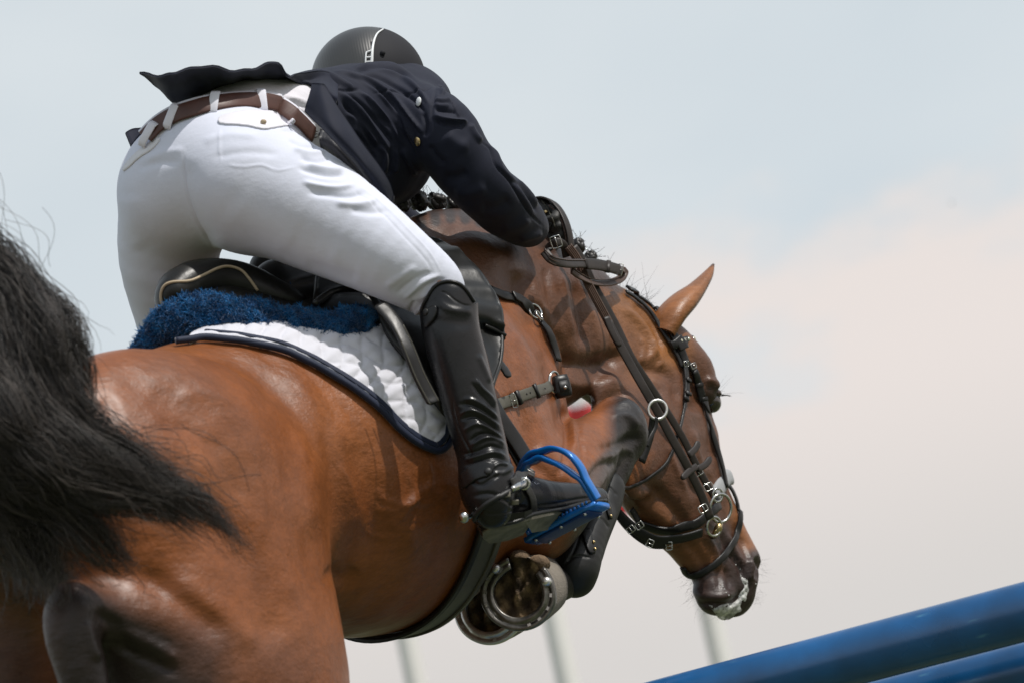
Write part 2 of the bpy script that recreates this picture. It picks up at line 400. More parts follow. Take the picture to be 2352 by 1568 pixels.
def build_breeches():
    s = SDF((-.85, -.75, 5.65), (0.02, .60, 6.75), .006)
    s.ell(Mp(470, 395, 0), AX, (.115, .150, .125), k=.04)
    s.chain([nd(535, 320, 0, .082), nd(520, 350, 0, .088)], k=.05, sq=(RR, 1.45))
    s.ell(Mp(560, 430, .080), AX, (.115, .110, .120), k=.05)
    s.ell(Mp(403, 450, -.070), AX, (.112, .088, .120), k=.05)
    s.chain([nd(600, 430, .115, .118), nd(700, 478, .18, .110), nd(810, 540, .25, .093), nd(910, 602, .305, .075), nd(985, 652, .326, .061), nd(1008, 678, .325, .050), nd(1026, 712, .33, .042), nd(1034, 750, .34, .040)], k=.04)
    s.chain([nd(405, 460, -.1, .106), nd(388, 590, -.17, .096), nd(415, 760, -.26, .080), nd(425, 918, -.33, .062)], k=.04)
    return s.mesh(2)
def jn(u, v, z, rad): p = PZ(u, v, z); return (p[0], p[1], p[2], rad)
def build_jacket():
    s = SDF((-.62, -.10, 5.85), (0.15, .60, 7.05), .006)
    s.chain([nd(690, 283, 0, .094), nd(740, 280, 0, .102), nd(800, 278, 0, .108), nd(880, 274, 0, .105), nd(925, 272, 0, .085)], k=.05, sq=(RR, 1.35))
    s.chain([nd(775, 335, .02, .085), nd(840, 360, .02, .10), nd(895, 378, .02, .080)], k=.06, sq=(RR, 1.1))
    s.chain([nd(880, 215, 0, .045), nd(930, 208, .03, .045), nd(968, 238, .10, .045)], k=.05)          # collar, top of the shoulders
    s.chain([nd(965, 270, .14, .066), nd(1010, 305, .18, .074), nd(1060, 372, .19, .066), nd(1110, 430, .19, .062), nd(1163, 480, .165, .058), nd(1194, 506, .145, .050), nd(1213, 522, .13, .043)], k=.035)
    s.chain([jn(830, 290, 6.7, .05), jn(865, 440, 6.95, .045), jn(960, 545, 7.05, .045), jn(1110, 590, 7.05, .04), jn(1200, 565, 7.02, .035)], k=.04)   # left arm beyond the neck
    return s.mesh(2)
def build_boot():
    s = SDF((-.26, -.52, 5.6), (.22, .15, 6.2), .004)
    s.chain([nd(1030, 692, .362, .054), nd(1036, 760, .360, .053), nd(1062, 860, .36, .052), nd(1090, 970, .36, .049), nd(1110, 1050, .36, .047), nd(1120, 1110, .36, .045)], k=.02)
    s.chain([nd(1118, 1110, .36, .044), nd(1124, 1150, .365, .042), nd(1130, 1166, .365, .038)], k=.03)
    s.chain([jn(1125, 1145, 5.88, .042), jn(1190, 1143, 5.92, .044), jn(1265, 1149, 5.97, .037), jn(1330, 1147, 6.02, .031), jn(1370, 1146, 6.06, .024)], k=.03)
    return s.mesh(1)
# ================================================================== materials
def mat(name, col=(.5,.5,.5), rough=.5, metal=0, attr=False, spec=.5, noise=None, bump=None, coat=0, sheen=0, sss=0, stretch=None, coord='Object', rnoise=None):
    """noise=(scale, amount, detail) brightness variation; bump=[(scale, strength, distance, stretch)...]"""
    m = bpy.data.materials.new(name); m.use_nodes = True; t = m.node_tree; b = t.nodes['Principled BSDF']; L = t.links.new
    b.inputs['Roughness'].default_value = rough; b.inputs['Metallic'].default_value = metal
    b.inputs['Specular IOR Level'].default_value = spec; b.inputs['Coat Weight'].default_value = coat
    if coat: b.inputs['Coat Roughness'].default_value = .15 if coat > .2 else .34
    if sheen: b.inputs['Sheen Weight'].default_value = sheen; b.inputs['Sheen Roughness'].default_value = .4
    tc = N(t, 'ShaderNodeTexCoord'); src = None
    if attr:
        a = N(t, 'ShaderNodeAttribute', attribute_name='Col'); src = a.outputs['Color']
    else:
        b.inputs['Base Color'].default_value = (*col, 1)
    def mapped(st):
        if st is None: return tc.outputs[coord]
        mpn = N(t, 'ShaderNodeMapping'); mpn.inputs['Scale'].default_value = st[:3]
        if len(st) > 3: mpn.inputs['Rotation'].default_value = st[3:]
        L(tc.outputs[coord], mpn.inputs[0]); return mpn.outputs[0]
    for nz in (noise if isinstance(noise, list) else [noise] if noise else []):
        n = N(t, 'ShaderNodeTexNoise'); n.inputs['Scale'].default_value = nz[0]; n.inputs['Detail'].default_value = nz[2] if len(nz) > 2 else 4
        L(mapped(nz[3] if len(nz) > 3 else None), n.inputs['Vector'])
        r = N(t, 'ShaderNodeMapRange'); r.inputs[1].default_value = .3; r.inputs[2].default_value = .7; r.inputs[3].default_value = 1-nz[1]; r.inputs[4].default_value = 1+nz[1]
        L(n.outputs[0], r.inputs[0])
        v = N(t, 'ShaderNodeVectorMath', operation='SCALE')
        if src is None: v.inputs[0].default_value = col
        else: L(src, v.inputs[0])
        L(r.outputs[0], v.inputs['Scale']); src = v.outputs[0]
    if src is not None: L(src, b.inputs['Base Color'])
    if rnoise:
        n = N(t, 'ShaderNodeTexNoise'); n.inputs['Scale'].default_value = rnoise[0]; n.inputs['Detail'].default_value = 5; L(tc.outputs[coord], n.inputs['Vector'])
        r = N(t, 'ShaderNodeMapRange'); r.inputs[1].default_value = .3; r.inputs[2].default_value = .7; r.inputs[3].default_value = rough-rnoise[1]; r.inputs[4].default_value = rough+rnoise[1]
        L(n.outputs[0], r.inputs[0]); L(r.outputs[0], b.inputs['Roughness'])
    prev = None
    for bp in (bump or []):
        if len(bp) > 4 and bp[4] == 'wave':
            n = N(t, 'ShaderNodeTexWave'); n.inputs['Scale'].default_value = bp[0]; n.inputs['Distortion'].default_value = bp[5] if len(bp) > 5 else 0; o = n.outputs['Fac']
        elif len(bp) > 4 and bp[4] == 'vor':
            n = N(t, 'ShaderNodeTexVoronoi'); n.inputs['Scale'].default_value = bp[0]; o = n.outputs['Distance']
        else:
            n = N(t, 'ShaderNodeTexNoise'); n.inputs['Scale'].default_value = bp[0]; n.inputs['Detail'].default_value = 6; n.inputs['Roughness'].default_value = .6; o = n.outputs[0]
        L(mapped(bp[3] if len(bp) > 3 else None), n.inputs['Vector'])
        bn = N(t, 'ShaderNodeBump'); bn.inputs['Strength'].default_value = bp[1]; bn.inputs['Distance'].default_value = bp[2]
        L(o, bn.inputs['Height'])
        if prev: L(prev, bn.inputs['Normal'])
        prev = bn.outputs[0]
    if prev: L(prev, b.inputs['Normal'])
    return m
# hair lies roughly along the horse: stretch noise along the heading (world X/Y rotated)
hwz = W @ HH; yaw = math.atan2(hwz[1], hwz[0])
M = dict(
 coat=mat('horse_coat', attr=True, rough=.42, spec=.34, coat=.16, noise=[(7, .18, 5), (60, .12, 6, (.22, 1, 1, 0, 0, -yaw)), (260, .13, 3, (.14, 1, 1, 0, 0, -yaw))], bump=[(26, .35, .012, (.6, 1, 1, 0, 0, -yaw)), (110, .38, .0035, (.18, 1, 1, 0, 0, -yaw)), (330, .32, .0018, (.14, 1, 1, 0, 0, -yaw))], rnoise=(20, .07)),
 hair=mat('black_hair', (.022, .018, .017), .42, spec=.55, attr=True),
 skin=mat('skin', (.55, .33, .24), .5),
 breech=mat('breeches_fabric', attr=True, rough=.85, spec=.25, sheen=.15, noise=[(9, .035, 4)], bump=[(14, .25, .008), (600, .3, .0006), (45, .16, .003, (1, 1, 2.2))]),
 shirt=mat('white_shirt', (.72, .70, .76), .7, spec=.3, bump=[(30, .4, .006, (1, 3, 1))]),
 jacket=mat('navy_jacket', attr=True, rough=.74, spec=.25, sheen=.06, noise=[(12, .12, 4)], bump=[(9, .15, .006), (900, .35, .0006)]),
 lining=mat('jacket_lining', (.010, .010, .014), .45, spec=.4, bump=[(25, .5, .01)]),
 boot=mat('boot_leather', attr=True, rough=.28, spec=.34, noise=[(18, .2, 4)], bump=[(30, .20, .004), (260, .16, .0008)], rnoise=(16, .08)),
 leather=mat('black_leather', (.011, .0105, .0105), .40, spec=.38, noise=[(40, .2, 4)], bump=[(160, .22, .001), (30, .15, .003)], rnoise=(25, .08)),
 saddle=mat('saddle_leather', (.009, .0088, .008), .38, spec=.36, noise=[(25, .15, 4)], bump=[(18, .25, .006), (240, .15, .0008)], rnoise=(14, .08)),
 brownstrap=mat('brown_leather', (.060, .032, .022), .42, spec=.5, noise=[(30, .2, 4)], bump=[(140, .25, .001)]),
 rein=mat('rein_leather', (.020, .0145, .012), .5, spec=.45, noise=[(50, .25, 4)], bump=[(200, .2, .001)]),
 rubber=mat('rein_rubber', (.085, .05, .035), .6, spec=.35, noise=[(60, .2, 4)]),
 belt=mat('belt_leather', (.075, .030, .022), .45, spec=.5, noise=[(60, .12, 4)], bump=[(300, .3, .0008)]),
 chrome=mat('chrome', (.55, .55, .53), .22, 1, rnoise=(60, .08)),
 brass=mat('brass', (.62, .47, .24), .28, 1),
 blue=mat('blue_metal', (.004, .15, .52), .26, .25, spec=.6, coat=.4, noise=[(30, .08, 3)]),
 darkblue=mat('blue_tread', (.004, .035, .16), .45, .2, bump=[(300, .4, .001)]),
 fleece=mat('blue_fleece', attr=True, rough=.95, spec=.1, sheen=.35, noise=[(70, .35, 5)], bump=[(120, .8, .004), (45, .6, .006, None, 'vor')]),
 cloth=mat('quilted_cloth', attr=True, rough=.72, spec=.25, sheen=.1, noise=[(14, .04, 4)], bump=[(500, .2, .0006), (40, .18, .004)]),
 navy=mat('navy_binding', (.012, .019, .045), .62, spec=.3, sheen=.2, bump=[(220, .5, .001)]),
 piping=mat('beige_piping', (.42, .33, .22), .55),
 girth=mat('girth_leather', (.085, .08, .062), .5, spec=.4, noise=[(20, .15, 4)], bump=[(60, .2, .003)]),
 helmet=mat('helmet_shell', (.022, .021, .019), .40, spec=.9, coat=.15, noise=[(30, .1, 3)], bump=[(62, .10, .0016, (1, 0, 0, 0, 0, .4), 'wave', 1.2)], rnoise=(8, .06)),
 matte=mat('helmet_suede', (.016, .016, .020), .75, spec=.3, bump=[(500, .2, .0006)]),
 white=mat('white_trim', (.78, .80, .82), .35),
 glove=mat('black_glove', (.030, .029, .027), .55, spec=.4, noise=[(60, .25, 4)], bump=[(180, .5, .0015)]),
 keratin=mat('hoof_wall', attr=True, rough=.6, spec=.35, noise=[(30, .25, 5)], bump=[(60, .6, .002, (1, 1, 6))]),
 sole=mat('hoof_sole', attr=True, rough=.8, spec=.2, noise=[(45, .45, 6), (160, .3, 5)], bump=[(60, .8, .006), (220, .6, .002)]),
 iron=mat('worn_steel', (.20, .19, .175), .36, .85, noise=[(50, .35, 5)], bump=[(120, .3, .001)], rnoise=(40, .12)),
 bright=mat('bright_steel', (.72, .71, .69), .38, .9, noise=[(50, .2, 5)], bump=[(120, .3, .001)]),
 neo=mat('boot_shell', (.013, .013, .013), .5, spec=.45, noise=[(40, .2, 4)], bump=[(120, .25, .001)]),
 eye=mat('eyeball', (.012, .006, .004), .06, spec=.7, coat=.8),
 foam=mat('foam', (.52, .52, .50), .42, spec=.5, noise=[(38, .55, 6), (140, .3, 5)], bump=[(90, .6, .003)]),
 crystal=mat('crystal', (.72, .70, .55), .12, .6),
 fleecegrey=mat('grey_noseband', (.33, .34, .35), .6, spec=.3, bump=[(60, .4, .003)]),
 soleleather=mat('boot_sole', (.19, .175, .145), .65, spec=.3, noise=[(40, .35, 6)], bump=[(90, .5, .002)]),
)
for nme, w in (('coat', .0), ('hair', 0)): pass
# ================================================================== the horse
HP, HQ = build_horse(); HN = vnorm(HP, HQ)
strokes = [
 # quarters: long soft muscle furrows, the point of hip and the flank fold
 ([(620, 830), (690, 900), (722, 1000), (716, 1120), (700, 1250)], 26, 7), ([(560, 850), (640, 930), (668, 1040), (655, 1180)], 26, -5),
 ([(250, 880), (340, 900), (430, 960), (520, 1060)], 34, -5), ([(330, 850), (450, 880), (560, 960), (620, 1080)], 32, 5), ([(240, 960), (330, 1010), (400, 1080)], 26, 4),
 ([(420, 1160), (520, 1240), (600, 1370), (640, 1500)], 40, -8), ([(520, 1120), (620, 1240), (680, 1400)], 36, 5),
 ([(380, 1330), (500, 1400), (600, 1500)], 30, 6), ([(300, 1300), (420, 1380), (520, 1470)], 26, -7),
 ([(250, 1440), (330, 1470), (420, 1520)], 12, 7), ([(240, 1470), (320, 1505), (420, 1550)], 10, -7), ([(215, 1400), (270, 1440), (300, 1500)], 13, -6), ([(196, 1420), (212, 1480), (232, 1520)], 12, 6),
 # belly and ribs
 ([(745, 1300), (790, 1330), (820, 1300)], 18, -6), ([(850, 1160), (900, 1175), (950, 1150), (1000, 1160)], 8, 2.2), ([(930, 1170), (960, 1130), (1010, 1110), (1050, 1120)], 6, 2.2), ([(885, 1195), (930, 1215), (985, 1205)], 7, 1.8),
 ([(800, 1000), (850, 1150), (880, 1300)], 30, -3), ([(880, 1040), (930, 1180), (950, 1300)], 26, 2.5), ([(760, 940), (800, 1100), (830, 1240)], 30, 3),
 ([(860, 1120), (890, 1150), (940, 1155), (980, 1130), (1030, 1140)], 5, 2.6), ([(930, 1080), (950, 1120), (940, 1160), (905, 1200)], 4.5, 2.4), ([(980, 1060), (990, 1100), (975, 1135)], 4, 2), ([(830, 1210), (870, 1235), (925, 1230), (960, 1245)], 4, 2), ([(770, 1060), (800, 1110), (815, 1170)], 5, 2),
 ([(230, 900), (280, 990), (300, 1060)], 20, -4), ([(560, 1000), (590, 1080), (600, 1180), (590, 1280)], 12, 3), ([(480, 1000), (540, 1100), (560, 1200)], 26, -5), ([(610, 900), (680, 980), (700, 1080)], 10, 4), ([(400, 900), (470, 905), (540, 930)], 14, 3), ([(360, 960), (440, 985), (500, 1030)], 12, -3),
 # shoulder
 ([(1160, 690), (1220, 735), (1268, 800), (1284, 880)], 14, 7), ([(1190, 690), (1250, 735), (1298, 800), (1308, 880)], 13, -9), ([(1240, 800), (1255, 880), (1240, 960)], 16, -4), ([(1180, 760), (1230, 830), (1262, 850)], 20, 4),
 ([(1150, 900), (1200, 960), (1230, 1060)], 24, -4), ([(1285, 930), (1296, 960), (1303, 1000), (1300, 1050), (1280, 1100)], 7, -6), ([(1303, 940), (1318, 985), (1322, 1040)], 6, 3.5), ([(1318, 960), (1332, 1000), (1338, 1050), (1330, 1100)], 5, -3), ([(1200, 1050), (1260, 1090), (1290, 1150)], 14, -4), ([(1230, 1020), (1275, 1050), (1310, 1120)], 12, 3),
 # knee and cannon hollows
 ([(1365, 1030), (1410, 1025), (1450, 1005), (1480, 1010)], 10, -5), ([(1400, 960), (1440, 955), (1468, 985)], 9, 4), ([(1395, 1060), (1420, 1030), (1460, 1040)], 8, 4), ([(1340, 1120), (1380, 1070), (1420, 1060)], 10, -6), ([(1350, 1150), (1376, 1110), (1395, 1080)], 8, 4),
 # neck: folds behind the jaw, the crest
 ([(1180, 620), (1200, 700), (1235, 770)], 12, -5), ([(1215, 600), (1235, 690), (1265, 760)], 9, 4), ([(1250, 600), (1262, 680), (1285, 760)], 9, -6), ([(1285, 620), (1300, 700), (1318, 780)], 8, 4), ([(1318, 640), (1335, 720), (1342, 800)], 10, -6), ([(1350, 690), (1370, 760), (1372, 830)], 10, 5), ([(1380, 680), (1410, 760), (1405, 850)], 10, -5),
 ([(1000, 600), (1090, 640), (1170, 720)], 20, -5), ([(1030, 540), (1120, 570), (1220, 640)], 22, 4),
 ([(1280, 820), (1340, 840), (1400, 830), (1450, 800)], 18, -8), ([(1290, 880), (1360, 885), (1430, 870)], 15, 5), ([(1340, 930), (1400, 915), (1450, 890)], 14, -6),
 # head: jowl, temple, veins, crest, muzzle wrinkles
 ([(1420, 700), (1470, 740), (1500, 800), (1480, 840)], 9, 5), ([(1450, 690), (1500, 750), (1520, 810)], 8, -5), ([(1405, 740), (1440, 790), (1450, 830)], 7, 3.5), ([(1470, 770), (1478, 800), (1472, 840)], 4, 3), ([(1500, 770), (1500, 800), (1520, 830), (1505, 850)], 5, 3),
 ([(1445, 850), (1490, 850), (1540, 870), (1560, 930)], 14, -6), ([(1500, 900), (1545, 960), (1555, 1030)], 16, 4), ([(1590, 860), (1600, 910), (1590, 950)], 14, -6), ([(1618, 870), (1640, 878), (1650, 895)], 8, 6), ([(1605, 905), (1625, 925), (1630, 960)], 9, -5), ([(1640, 950), (1635, 1000), (1645, 1060)], 9, -4),
 ([(1590, 980), (1610, 1050), (1632, 1100)], 9, 4.5), ([(1560, 1000), (1580, 1080), (1600, 1150)], 12, -4.5), ([(1530, 1010), (1548, 1060), (1580, 1130)], 6, 2.5), ([(1600, 990), (1618, 1060), (1640, 1130)], 6, -2),
 ([(1430, 1120), (1490, 1165), (1550, 1215)], 14, 5), ([(1470, 1090), (1530, 1150), (1590, 1220)], 14, -6), ([(1560, 1230), (1600, 1270), (1630, 1320)], 10, -4), ([(1610, 1215), (1640, 1260), (1660, 1310)], 7, 4),
 ([(1655, 1215), (1672, 1260), (1700, 1300), (1706, 1340)], 6, -6), ([(1668, 1220), (1688, 1262), (1714, 1300)], 5, 4), ([(1684, 1200), (1705, 1250), (1725, 1290)], 6, -4), ([(1640, 1300), (1652, 1330), (1650, 1355)], 6, -4), ([(1664, 1300), (1676, 1330), (1678, 1360)], 5, -5),
 ([(1592, 1340), (1610, 1365), (1660, 1370), (1690, 1350)], 9, 5), ([(1600, 1385), (1650, 1387), (1690, 1380), (1704, 1350)], 6, -6), ([(1736, 1275), (1742, 1300), (1735, 1330)], 7, -9), ([(1722, 1278), (1730, 1306), (1724, 1335)], 6, 5),
]
HP = sculpt(HP, HN, [(l, w_, h_*(1.5 if l[0][0] > 700 else 1.0)) for l, w_, h_ in strokes])
# soft irregular relief all over
def vnoise(P, f, amp, seed=0):
    r = np.random.default_rng(seed); o = np.zeros(len(P))
    for k in range(14):
        d = r.normal(size=3); d /= np.linalg.norm(d); o += np.sin(P@d*f*r.uniform(.6, 1.7)*6.283+r.uniform(0, 6.28))
    return o*amp/3.7
HP = HP+HN*(vnoise(HP, 4, .0018, 1)+vnoise(HP, 11, .0006, 2))[:, None]
HN = vnorm(HP, HQ)
def lerpc(C, w, c): return C*(1-w[:, None])+np.array(c)*w[:, None]
C = np.tile(np.array([.205, .063, .016]), (len(HP), 1))
xh = (HP-Mp(430, 800, 0))@HH; xr = (HP-Mp(430, 800, 0))@RR; xu = (HP-Mp(430, 800, 0))@UU
w = np.clip((vnoise(HP, 2.2, 1, 5)+.2), 0, 1); C = lerpc(C, w*.35, (.29, .105, .034))
C = lerpc(C, np.clip(vnoise(HP, 5, 1, 8), 0, 1)*.3, (.17, .065, .03))
# neck and head are a darker bay
neck = paintw(HP, [(900, 430), (980, 560), (1100, 640), (1190, 700), (1262, 770), (1290, 860), (1298, 930), (1345, 990), (1400, 1040), (1500, 1040), (1400, 1180), (1500, 1300), (1640, 1460), (1800, 1400), (1700, 1000), (1600, 600), (1300, 480), (1000, 420)], 14, poly=True)
# the foreleg lies in front of the head on the same sight lines: keep the bay on the leg by distance from the mid-plane
leg = (xr > .085) & (xh < 1.62)
neck = neck*(1-leg*1.0*paintw(HP, [(1250, 880), (1310, 990), (1400, 900), (1500, 930), (1520, 1100), (1400, 1400), (1100, 1400), (1150, 900)], 8, poly=True))
C = lerpc(C, neck*.90, (.100, .044, .024))
C = lerpc(C, paintw(HP, [(1440, 690), (1500, 740), (1540, 800)], 18, 70)*.7*neck, (.30, .12, .035))
C = lerpc(C, paintw(HP, [(1500, 1190), (1600, 1290)], 25, 80)*.6, (.22, .085, .03))
C = lerpc(C, paintw(HP, [(1700, 1170), (1728, 1240)], 14, 40)*.7, (.30, .12, .045))
C = lerpc(C, paintw(HP, [(1380, 700), (1450, 800), (1470, 850)], 20, 70)*.35, (.26, .11, .045))
for l, w0, w1 in (([(1610, 1350), (1690, 1385)], 30, 75), ([(1738, 1290), (1728, 1370)], 18, 42), ([(1650, 1220), (1700, 1330)], 12, 40)):
    C = lerpc(C, paintw(HP, l, w0, w1)*.9, (.032, .020, .018))
C = lerpc(C, paintw(HP, [(1640, 900), (1655, 950)], 10, 34)*.85, (.03, .018, .014))
for i in range(26):               # dark roots of the plaited mane running down the crest
    u = 925+i*17; 
    if i % 2: continue
    C = lerpc(C, paintw(HP, [(u, 455+abs(u-1040)*.16), (u+8, 500+abs(u-1040)*.2)], 7, 16)*.9*neck, (.018, .012, .010))
C = lerpc(C, paintw(HP, [(930, 470), (1060, 482), (1200, 530), (1330, 600), (1420, 660)], 8, 24)*.8*neck, (.03, .018, .014))
# black points: knee, cannon and hock
blk = paintw(HP, [(1398, 935), (1412, 900), (1480, 890), (1520, 1000), (1480, 1130), (1420, 1200), (1420, 1400), (1100, 1440), (1100, 1300), (1290, 1285), (1330, 1180), (1375, 1120), (1392, 1060), (1402, 1000)], 18, poly=True)*leg
C = lerpc(C, blk*.98, (.013, .012, .012))
C = lerpc(C, paintw(HP, [(1340, 1130), (1400, 1060), (1420, 1040)], 14, 36)*leg*.8, (.06, .05, .044))
far = ((xr < -.0) & (xh > 1.0)) & (xu < -.42)
C = lerpc(C, far.astype(float)*.9, (.03, .02, .018))
hk = (xh < .35)*paintw(HP, [(60, 1320), (215, 1330), (330, 1400), (420, 1440), (520, 1480), (520, 1600), (560, 1900), (60, 1900)], 40, poly=True)*((xr > .10).astype(float))
C = lerpc(C, hk*.95, (.014, .012, .012))
C = lerpc(C, paintw(HP, [(470, 1500), (640, 1540)], 30, 110)*.5, (.12, .05, .03))
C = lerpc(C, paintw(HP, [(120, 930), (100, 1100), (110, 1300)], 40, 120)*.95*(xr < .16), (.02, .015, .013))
C = lerpc(C, paintw(HP, [(-100, 1200), (60, 1240), (130, 1330), (110, 1460), (120, 1700), (-200, 1700)], 50, poly=True)*.85, (.06, .026, .014))  # darker inner thigh skin, with the shade below the tail painted in
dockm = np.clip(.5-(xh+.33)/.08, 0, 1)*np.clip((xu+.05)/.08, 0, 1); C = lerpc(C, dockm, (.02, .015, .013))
horse = root('horse', Mp(700, 1500, 0), 'bay show-jumping horse in mid-jump, seen from behind and below', 'horse')
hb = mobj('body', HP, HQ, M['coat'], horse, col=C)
HS = Surf(HP, HQ)
def simple(name, parts, m, parent, smooth=True, col=None, **kw):
    P, Q = merge(parts) if isinstance(parts, list) else parts
    if col is not None and not isinstance(col, np.ndarray): col = np.tile(np.array(col, float), (len(P), 1))
    return mobj(name, P, Q, M[m], parent, smooth=smooth, col=col, **kw)
def uvs(c, ax, rad, nu=32, nv=20, v0=0, v1=math.pi, a0=0, a1=2*math.pi):
    P = []; F = []
    for i in range(nv+1):
        th = v0+(v1-v0)*i/nv
        for j in range(nu):
            ph = a0+(a1-a0)*j/nu
            P.append(np.array(c)+np.array(ax[0])*rad[0]*math.sin(th)*math.cos(ph)+np.array(ax[1])*rad[1]*math.sin(th)*math.sin(ph)+np.array(ax[2])*rad[2]*math.cos(th))
    for i in range(nv):
        for j in range(nu):
            k = (j+1) % nu; F.append((i*nu+j, i*nu+k, (i+1)*nu+k, (i+1)*nu+j))
    return np.array(P), F
# ears: a curved shell, rolled open towards the front
def ear(pts, rad, tipdark=True):
    Cn = catmull([tuple(p)+(r,) for p, r in zip(pts, rad)], 6); n = len(Cn); P = []; F = []; seg = 18
    T = frames(Cn[:, :3]); back = unit(-np.array([0, 0, 1.])*.7-RR*.2+np.array([-.5, .3, 0]))
    for i in range(n):
        b = back-T[i]*(back@T[i]); b /= np.linalg.norm(b); s = np.cross(T[i], b)
        for lay in (1.0, .8):
            for j in range(seg):
                a = (j/(seg-1)-.5)*math.pi*(1.72-.5*i/n)
                P.append(Cn[i, :3]+Cn[i, 3]*lay*(b*math.cos(a)*.62+s*math.sin(a)*1.0))
    st = seg*2
    for i in range(n-1):
        for j in range(seg-1):
            F.append((i*st+j, i*st+j+1, (i+1)*st+j+1, (i+1)*st+j)); F.append((i*st+seg+j+1, i*st+seg+j, (i+1)*st+seg+j, (i+1)*st+seg+j+1))
        F.append((i*st, (i+1)*st, (i+1)*st+seg, i*st+seg)); F.append((i*st+seg-1, i*st+st-1, (i+1)*st+st-1, (i+1)*st+seg-1))
    F.append(tuple((n-1)*st+j for j in range(seg))+tuple((n-1)*st+seg+j for j in range(seg))[::-1])
    P = np.array(P); Cc = np.tile(np.array([.25, .095, .03]), (len(P), 1)); t = np.repeat(np.arange(n)/n, st); j = np.tile(np.concatenate([np.arange(seg), np.arange(seg)]), n)/(seg-1)
    edge = np.clip(np.abs(j-.5)*2-.80, 0, .2)/.2; w = np.clip(np.maximum(edge*.9, (t-.86)*9), 0, 1)
    Cc = lerpc(Cc, w, (.02, .015, .014)); Nn = np.zeros_like(P)
    return P, F, Cc
P, F, Cc = ear([Mp(1518, 768, .06), Mp(1538, 728, .072), Mp(1566, 697, .078), Mp(1596, 668, .083), Mp(1622, 636, .086), Mp(1638, 608, .088)], [.036, .043, .042, .030, .018, .004])
mobj('ear', P, F, M['coat'], horse, col=Cc)
P, F, Cc = ear([Mp(1480, 790, -.06), Mp(1500, 775, -.07), Mp(1525, 768, -.075), Mp(1560, 775, -.08), Mp(1590, 800, -.085)], [.034, .038, .034, .02, .004])
mobj('ear', P, F, M['coat'], horse, col=Cc, label='far ear, turned forward and hidden by the head')
# eye with lids and lashes
ec = Mp(1634, 922, .062)
eyeo = simple('eye', uvs(ec, AX, (.024, .020, .024)), 'eye', horse)
lid = []
for dv, rr_, yy in ((-14, .006, -.009),):
    a = np.linspace(0, math.pi, 12)
    lid.append(tube([ec+HH*.022*math.cos(x)+RR*(.015*math.sin(x)+.002)+UU*(-yy*1.3+ (.004 if yy < 0 else -.004)*math.sin(x)) for x in a], np.sin(a)*rr_+.0025, 8))
simple('eyelid', lid, 'coat', horse, col=(.035, .02, .015))
ls = []
for k in range(14):
    b = ec+HH*(.012+.012*k/14)+RR*(.022-.010*k/14)+UU*.010; d = unit(HH*.9+RR*.45+UU*(-.25+.25*k/14)+rng.normal(size=3)*.06)
    ls.append(tube([b, b+d*.012+UU*.001, b+d*(.018+.006*rng.random())], [.0007, .0005, .0001], 4))
simple('eyelashes', ls, 'hair', horse, col=(.02, .016, .014), kind='stuff')
# ------------------------------------------------------------------ hair
def strands(paths, rad):
    """paths (n,m,3), rad (n,m) -> three-sided strands in one mesh"""
    n, m, _ = paths.shape; T = np.gradient(paths, axis=1); T /= np.maximum(np.linalg.norm(T, axis=2), 1e-9)[..., None]
    a = np.cross(T, np.array([.2, .3, 1.0])); a /= np.maximum(np.linalg.norm(a, axis=2), 1e-9)[..., None]; b = np.cross(T, a)
    rings = [paths+rad[..., None]*(a*math.cos(x)+b*math.sin(x)) for x in (0, 2.094, 4.189)]
    P = np.stack(rings, 2).reshape(-1, 3)
    base = (np.arange(n)[:, None]*m+np.arange(m-1)[None])*3; base = base.ravel(); Q = []
    for j in range(3):
        k = (j+1) % 3; Q.append(np.stack([base+j, base+k, base+3+k, base+3+j], 1))
    return P, np.concatenate(Q)
def lock(guide, n, spread, m=14, curl=.010, r0=.0008, lo=.55, tip=.35, clumps=28, flare=1.0, tmin=0.0):
    G = catmull(guide, 8)[:, :3]; s = np.linspace(0, 1, len(G)); out = np.zeros((n, m, 3))
    ends = rng.uniform(lo, 1, n); st = rng.uniform(0, tmin, n) if tmin else np.zeros(n)
    t = st[:, None]+(ends-st)[:, None]*np.linspace(0, 1, m)[None]
    for i in range(3): out[..., i] = np.interp(t, s, G[:, i])
    cl = np.clip(rng.normal(size=(clumps, 3)), -1.7, 1.7); cid = rng.integers(0, clumps, n)
    sp = np.interp(t, [0, .15, .6, 1], [.55, .9, 1.0, tip])
    off = cl[cid][:, None]*.85+rng.normal(size=(n, 1, 3))*np.interp(t, [0, 1], [.5, .28])[..., None]
    out += off*(spread*sp)[..., None]*np.array([1, 1, .55])
    ph = rng.uniform(0, 6.28, (n, 1, 3)); cph = rng.uniform(0, 6.28, (clumps, 3))[cid][:, None]
    fr = rng.uniform(1.0, 3.2, (clumps, 3))[cid][:, None]
    out += curl*np.sin(t[..., None]*fr*6.28+cph)*t[..., None]*1.6+curl*.35*np.sin(t[..., None]*9+ph)
    fly = (rng.random(n) < .12); out += (rng.normal(size=(n, 1, 3))*.032*flare)*(fly[:, None]*t**1.5)[..., None]
    rad = r0*np.interp(np.linspace(0, 1, m), [0, .7, 1], [1, .9, .25])[None]*rng.uniform(.7, 1.3, (n, 1))
    return out, rad
def g(*p): return [tuple(PZ(u, v, z))+(0,) for u, v, z in p]
